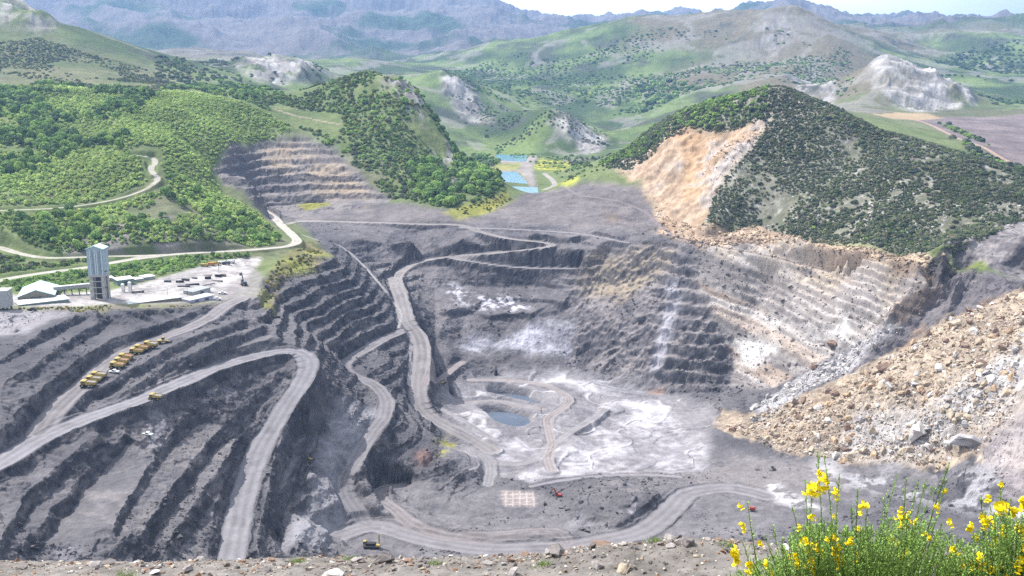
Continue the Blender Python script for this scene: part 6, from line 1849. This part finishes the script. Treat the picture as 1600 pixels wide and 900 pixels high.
def petal_patch(V, F, c, ax, up, ln, wd, cup):
    """one cupped petal: a bent 3x3 sheet"""
    ax = Vector(ax).normalized(); up = Vector(up).normalized(); sd = ax.cross(up).normalized(); up = sd.cross(ax)
    b0 = len(V)
    for i in range(4):
        t = i / 3
        w = wd * (math.sin(math.pi * (.18 + .72 * t)))
        for k in (-1, 0, 1):
            q = Vector(c) + ax * (ln * t) + sd * (w * .5 * k) + up * (cup * (t * t) * ln - abs(k) * wd * .18)
            V.append(tuple(q))
    for i in range(3):
        for k in range(2):
            a = b0 + i * 3 + k
            F.append((a, a + 1, a + 4, a + 3))


def flower_mesh(seed):
    """pea flower of broom: upright standard, two wings, a keel"""
    rg = random.Random(seed)
    V, F = [], []
    petal_patch(V, F, (0, 0, 0), (.25, 0, 1), (1, 0, -.2), .014, .024, -.3)
    petal_patch(V, F, (.001, .003, 0), (1, .35, .1), (0, .3, 1), .011, .014, .2)
    petal_patch(V, F, (.001, -.003, 0), (1, -.35, .1), (0, -.3, 1), .011, .014, .2)
    petal_patch(V, F, (0, 0, -.002), (1, 0, -.45), (0, 0, 1), .011, .013, .5)
    return np.array(V), np.array(F)


FLW = flower_mesh(1)


def cluster_mesh(seed, n):
    rg = np.random.default_rng(seed)
    Vs, Fs, m = [], [], 0
    V, F = FLW
    for k in range(n):
        az = rg.uniform(0, 6.283); el = rg.uniform(-.5, .6)
        ca, sa, ce, se = math.cos(az), math.sin(az), math.cos(el), math.sin(el)
        Rm = np.array([[ca * ce, -sa, -ca * se], [sa * ce, ca, -sa * se], [se, 0, ce]])
        off = np.array((ca * .006, sa * .006, rg.uniform(-.018, .018)))
        s = rg.uniform(1.0, 1.35)
        Vs.append((V * s) @ Rm.T + off); Fs.append(F + m); m += len(V)
    return raw_mesh("flower", np.concatenate(Vs), np.concatenate(Fs), PETAL)


CLUST = [cluster_mesh(950 + k, 2 + k % 4) for k in range(8)]


def fore_ground(x, y):
    return float(np.interp(y, FY, fz[:, int(np.clip(np.searchsorted(FX, x), 0, nx - 1))]))


def broom(label, tips, nfill, u0, u1, vtop, y0, y1, flowers, seed):
    """broom plant: whippy upright stems with small leaves and yellow pea flowers.
    tips: tall stems by survey sight and distance; nfill more stems fill the body"""
    rg = random.Random(seed)
    stems = []
    for u, v, y in tips:
        q = at_d(u, v, y)
        stems.append((q, rg.uniform(.0028, .004)))
    for k in range(nfill):
        u = rg.uniform(u0, u1); v = vtop(u) + abs(rg.gauss(0, 30 if k % 3 else 75)) + 6; y = rg.uniform(y0, y1)
        stems.append((at_d(u, v, y), rg.uniform(.002, .0036)))
    xs = [s[0][0] for s in stems]; ys = [s[0][1] for s in stems]
    cx, cy_ = sum(xs) / len(xs), sum(ys) / len(ys)
    loc = np.array((cx, cy_, fore_ground(cx, cy_)))
    t = thing("broom_shrub", label, "shrub", loc)
    V, F, V2, F2, LV, LF, anchors = [], [], [], [], [], [], []
    for n, (tip, r) in enumerate(stems):
        bx = cx + (tip[0] - cx) * .55 + rg.uniform(-.05, .05); by = cy_ + (tip[1] - cy_) * .55 + rg.uniform(-.05, .05)
        b0 = np.array((bx, by, fore_ground(bx, by) - .03))
        bend = np.array((rg.uniform(-.05, .05), rg.uniform(-.05, .05), 0))
        path = [b0 + (tip - b0) * q + bend * math.sin(q * 3.14) - loc for q in np.linspace(0, 1, 9)]
        if n % 4 == 0:
            tube(V2, F2, path, r * 1.8, r * .35)
        else:
            tube(V, F, path, r * 1.5, r * .3)
        # side twigs
        H_ = float(np.linalg.norm(tip - b0))
        for w_ in range(int(H_ * 26)):
            q = rg.uniform(.35, .99)
            p = b0 + (tip - b0) * q + bend * math.sin(q * 3.14) - loc
            az = rg.uniform(0, 6.283); L = rg.uniform(.02, .10) * (1.15 - q * .75)
            e = p + np.array((math.cos(az) * L * .5, math.sin(az) * L * .5, L))
            tube(V, F, [p, (p + e) / 2 + np.array((math.cos(az), math.sin(az), 0)) * L * .1, e], r * .45, r * .2, 3)
            if rg.random() < .35:
                anchors.append(e)
            for l in range(4):
                c = p + (e - p) * rg.uniform(.1, 1.0)
                a2 = rg.uniform(0, 6.283); ll = rg.uniform(.007, .015)
                dv = np.array((math.cos(a2) * .7, math.sin(a2) * .7, .7)) * ll; sd = np.array((-math.sin(a2), math.cos(a2), 0)) * ll * .28
                k0 = len(LV)
                LV += [tuple(c), tuple(c + dv * .55 + sd), tuple(c + dv), tuple(c + dv * .55 - sd)]
                LF.append((k0, k0 + 1, k0 + 2, k0 + 3))
        for l in range(int(H_ * 190)):
            q = rg.uniform(.25, 1.0)
            c = b0 + (tip - b0) * q + bend * math.sin(q * 3.14) - loc
            a2 = rg.uniform(0, 6.283); ll = rg.uniform(.007, .016)
            dv = np.array((math.cos(a2) * .7, math.sin(a2) * .7, .75)) * ll; sd = np.array((-math.sin(a2), math.cos(a2), 0)) * ll * .28
            k0 = len(LV)
            LV += [tuple(c), tuple(c + dv * .55 + sd), tuple(c + dv), tuple(c + dv * .55 - sd)]
            LF.append((k0, k0 + 1, k0 + 2, k0 + 3))
    o = bpy.data.objects.new("green_stems", raw_mesh("green_stems", V, F, STEM)); COL.objects.link(o); o.parent = t
    o = bpy.data.objects.new("dark_stems", raw_mesh("dark_stems", V2, F2, STEMDARK)); COL.objects.link(o); o.parent = t
    o = bpy.data.objects.new("foliage", raw_mesh("foliage", LV, LF, LEAFB)); COL.objects.link(o); o.parent = t
    fl = [(at_d(u, v, y) - loc, s) for u, v, y, s in flowers]
    while len(fl) < 95 and anchors:
        a = anchors.pop(rg.randrange(len(anchors)))
        fl.append((a, rg.uniform(.6, 1.0)))
    for p, s in fl[:98]:
        o = bpy.data.objects.new("flower", CLUST[rg.randrange(8)])
        o.location = p; o.scale = (s * 1.02,) * 3; o.rotation_euler = (rg.uniform(-.3, .3), rg.uniform(-.3, .3), rg.uniform(0, 6.28)); o.parent = t
        COL.objects.link(o)
    return t


def top_left(u):
    return np.interp(u, [1130, 1165, 1200, 1240, 1290, 1340, 1400, 1440, 1490, 1520], [895, 868, 858, 818, 800, 816, 800, 792, 816, 856])


def top_right(u):
    return np.interp(u, [1500, 1530, 1560, 1600, 1650, 1700], [858, 812, 795, 792, 790, 790])


tipsL = [(1168, 786, 5.0), (1160, 845, 5.1), (1195, 838, 5.2), (1208, 822, 5.0), (1238, 792, 5.1), (1277, 705, 5.2), (1288, 712, 5.1), (1312, 740, 5.3), (1340, 765, 5.2), (1356, 790, 5.0), (1384, 770, 5.4), (1402, 742, 5.3), (1416, 748, 5.2),
         (1436, 748, 5.4), (1446, 752, 5.2), (1461, 756, 5.5), (1484, 722, 5.3), (1478, 750, 5.4), (1331, 790, 5.1), (1258, 750, 5.0), (1270, 760, 5.1)]
flL = [(1264, 763, 5.0, 1.6), (1270, 768, 5.05, 1.7), (1276, 765, 5.1, 1.5), (1288, 755, 5.1, 1.7), (1284, 771, 5.1, 1.3), (1305, 772, 5.2, 1.5), (1281, 741, 5.15, .9), (1349, 797, 5.0, 1.6), (1271, 815, 5.0, 1.3), (1406, 805, 5.2, 1.5), (1411, 818, 5.2, 1.4), (1419, 820, 5.2, 1.3),
       (1395, 840, 5.1, 1.6), (1303, 843, 5.0, 1.4), (1257, 848, 4.9, 1.5), (1256, 856, 4.9, 1.5), (1279, 862, 4.9, 1.4), (1265, 882, 4.9, 1.6), (1268, 888, 4.9, 1.5), (1246, 878, 4.9, 1.4), (1308, 860, 5.0, 1.5), (1312, 872, 5.0, 1.6), (1314, 884, 5.0, 1.4), (1148, 864, 5.0, 1.4), (1151, 876, 5.0, 1.4),
       (1157, 789, 5.0, 1.0), (1160, 824, 5.0, 1.0), (1171, 891, 4.9, 1.5), (1196, 887, 4.9, 1.2), (1464, 796, 5.3, 1.1), (1415, 868, 5.0, 1.4), (1486, 820, 5.2, 1.0), (1492, 868, 5.1, 1.3), (1341, 870, 5.0, 1.0), (1187, 850, 5.0, 1.0)]
broom("large flowering broom with many tall green stems at the lower right", tipsL, 640, 1140, 1535, top_left, 4.7, 5.6, flL, 11)
tipsR = [(1533, 775, 5.3), (1563, 752, 5.2), (1548, 790, 5.2), (1580, 780, 5.1), (1605, 770, 5.2), (1540, 800, 5.1), (1630, 770, 5.2), (1660, 780, 5.3)]
flR = [(1564, 757, 5.2, .9), (1542, 783, 5.1, 1.1), (1560, 792, 5.1, 1.7), (1567, 790, 5.1, 1.6), (1573, 797, 5.1, 1.5), (1583, 804, 5.1, 1.4), (1600, 790, 5.1, 1.6), (1540, 818, 5.1, 1.7), (1544, 815, 5.1, 1.3), (1516, 826, 5.1, 1.2), (1524, 840, 5.1, 1.0), (1555, 845, 5.0, 1.3), (1566, 831, 5.1, 1.1), (1592, 828, 5.0, 1.7), (1597, 863, 5.0, 1.5),
       (1530, 882, 4.9, 1.8), (1526, 888, 4.9, 1.4), (1490, 858, 5.0, 1.2), (1593, 885, 4.9, 1.6), (1603, 845, 5.0, 1.6), (1504, 884, 5.0, 1.0)]
broom("smaller broom at the right edge with flowers close together", tipsR, 330, 1490, 1690, top_right, 4.8, 5.5, flR, 12)

# small weeds on the rim
wx_ = [(-.9, 10.75), (-2.6, 10.9), (.35, 10.4), (1.7, 10.95), (-1.95, 11.0), (2.5, 10.6), (-4.4, 10.3)]
V, F = [], []
for x, y in wx_:
    for k in range(60):
        a = random.uniform(0, 6.28); L = random.uniform(.03, .09); q = (x + random.gauss(0, .06), y + random.gauss(0, .05))
        z = rim_z(*q); n0 = len(V)
        V += [(q[0] - .004, q[1], z), (q[0] + .004, q[1], z), (q[0] + math.cos(a) * L * .6, q[1] + math.sin(a) * L * .6, z + L)]
        F.append((n0, n0 + 1, n0 + 2))
o = bpy.data.objects.new("grass", raw_mesh("grass", V, F, LEAFB)); COL.objects.link(o)
tag(o, "thin green and yellow weeds sprouting on the gravel rim", "grass", None, "stuff")
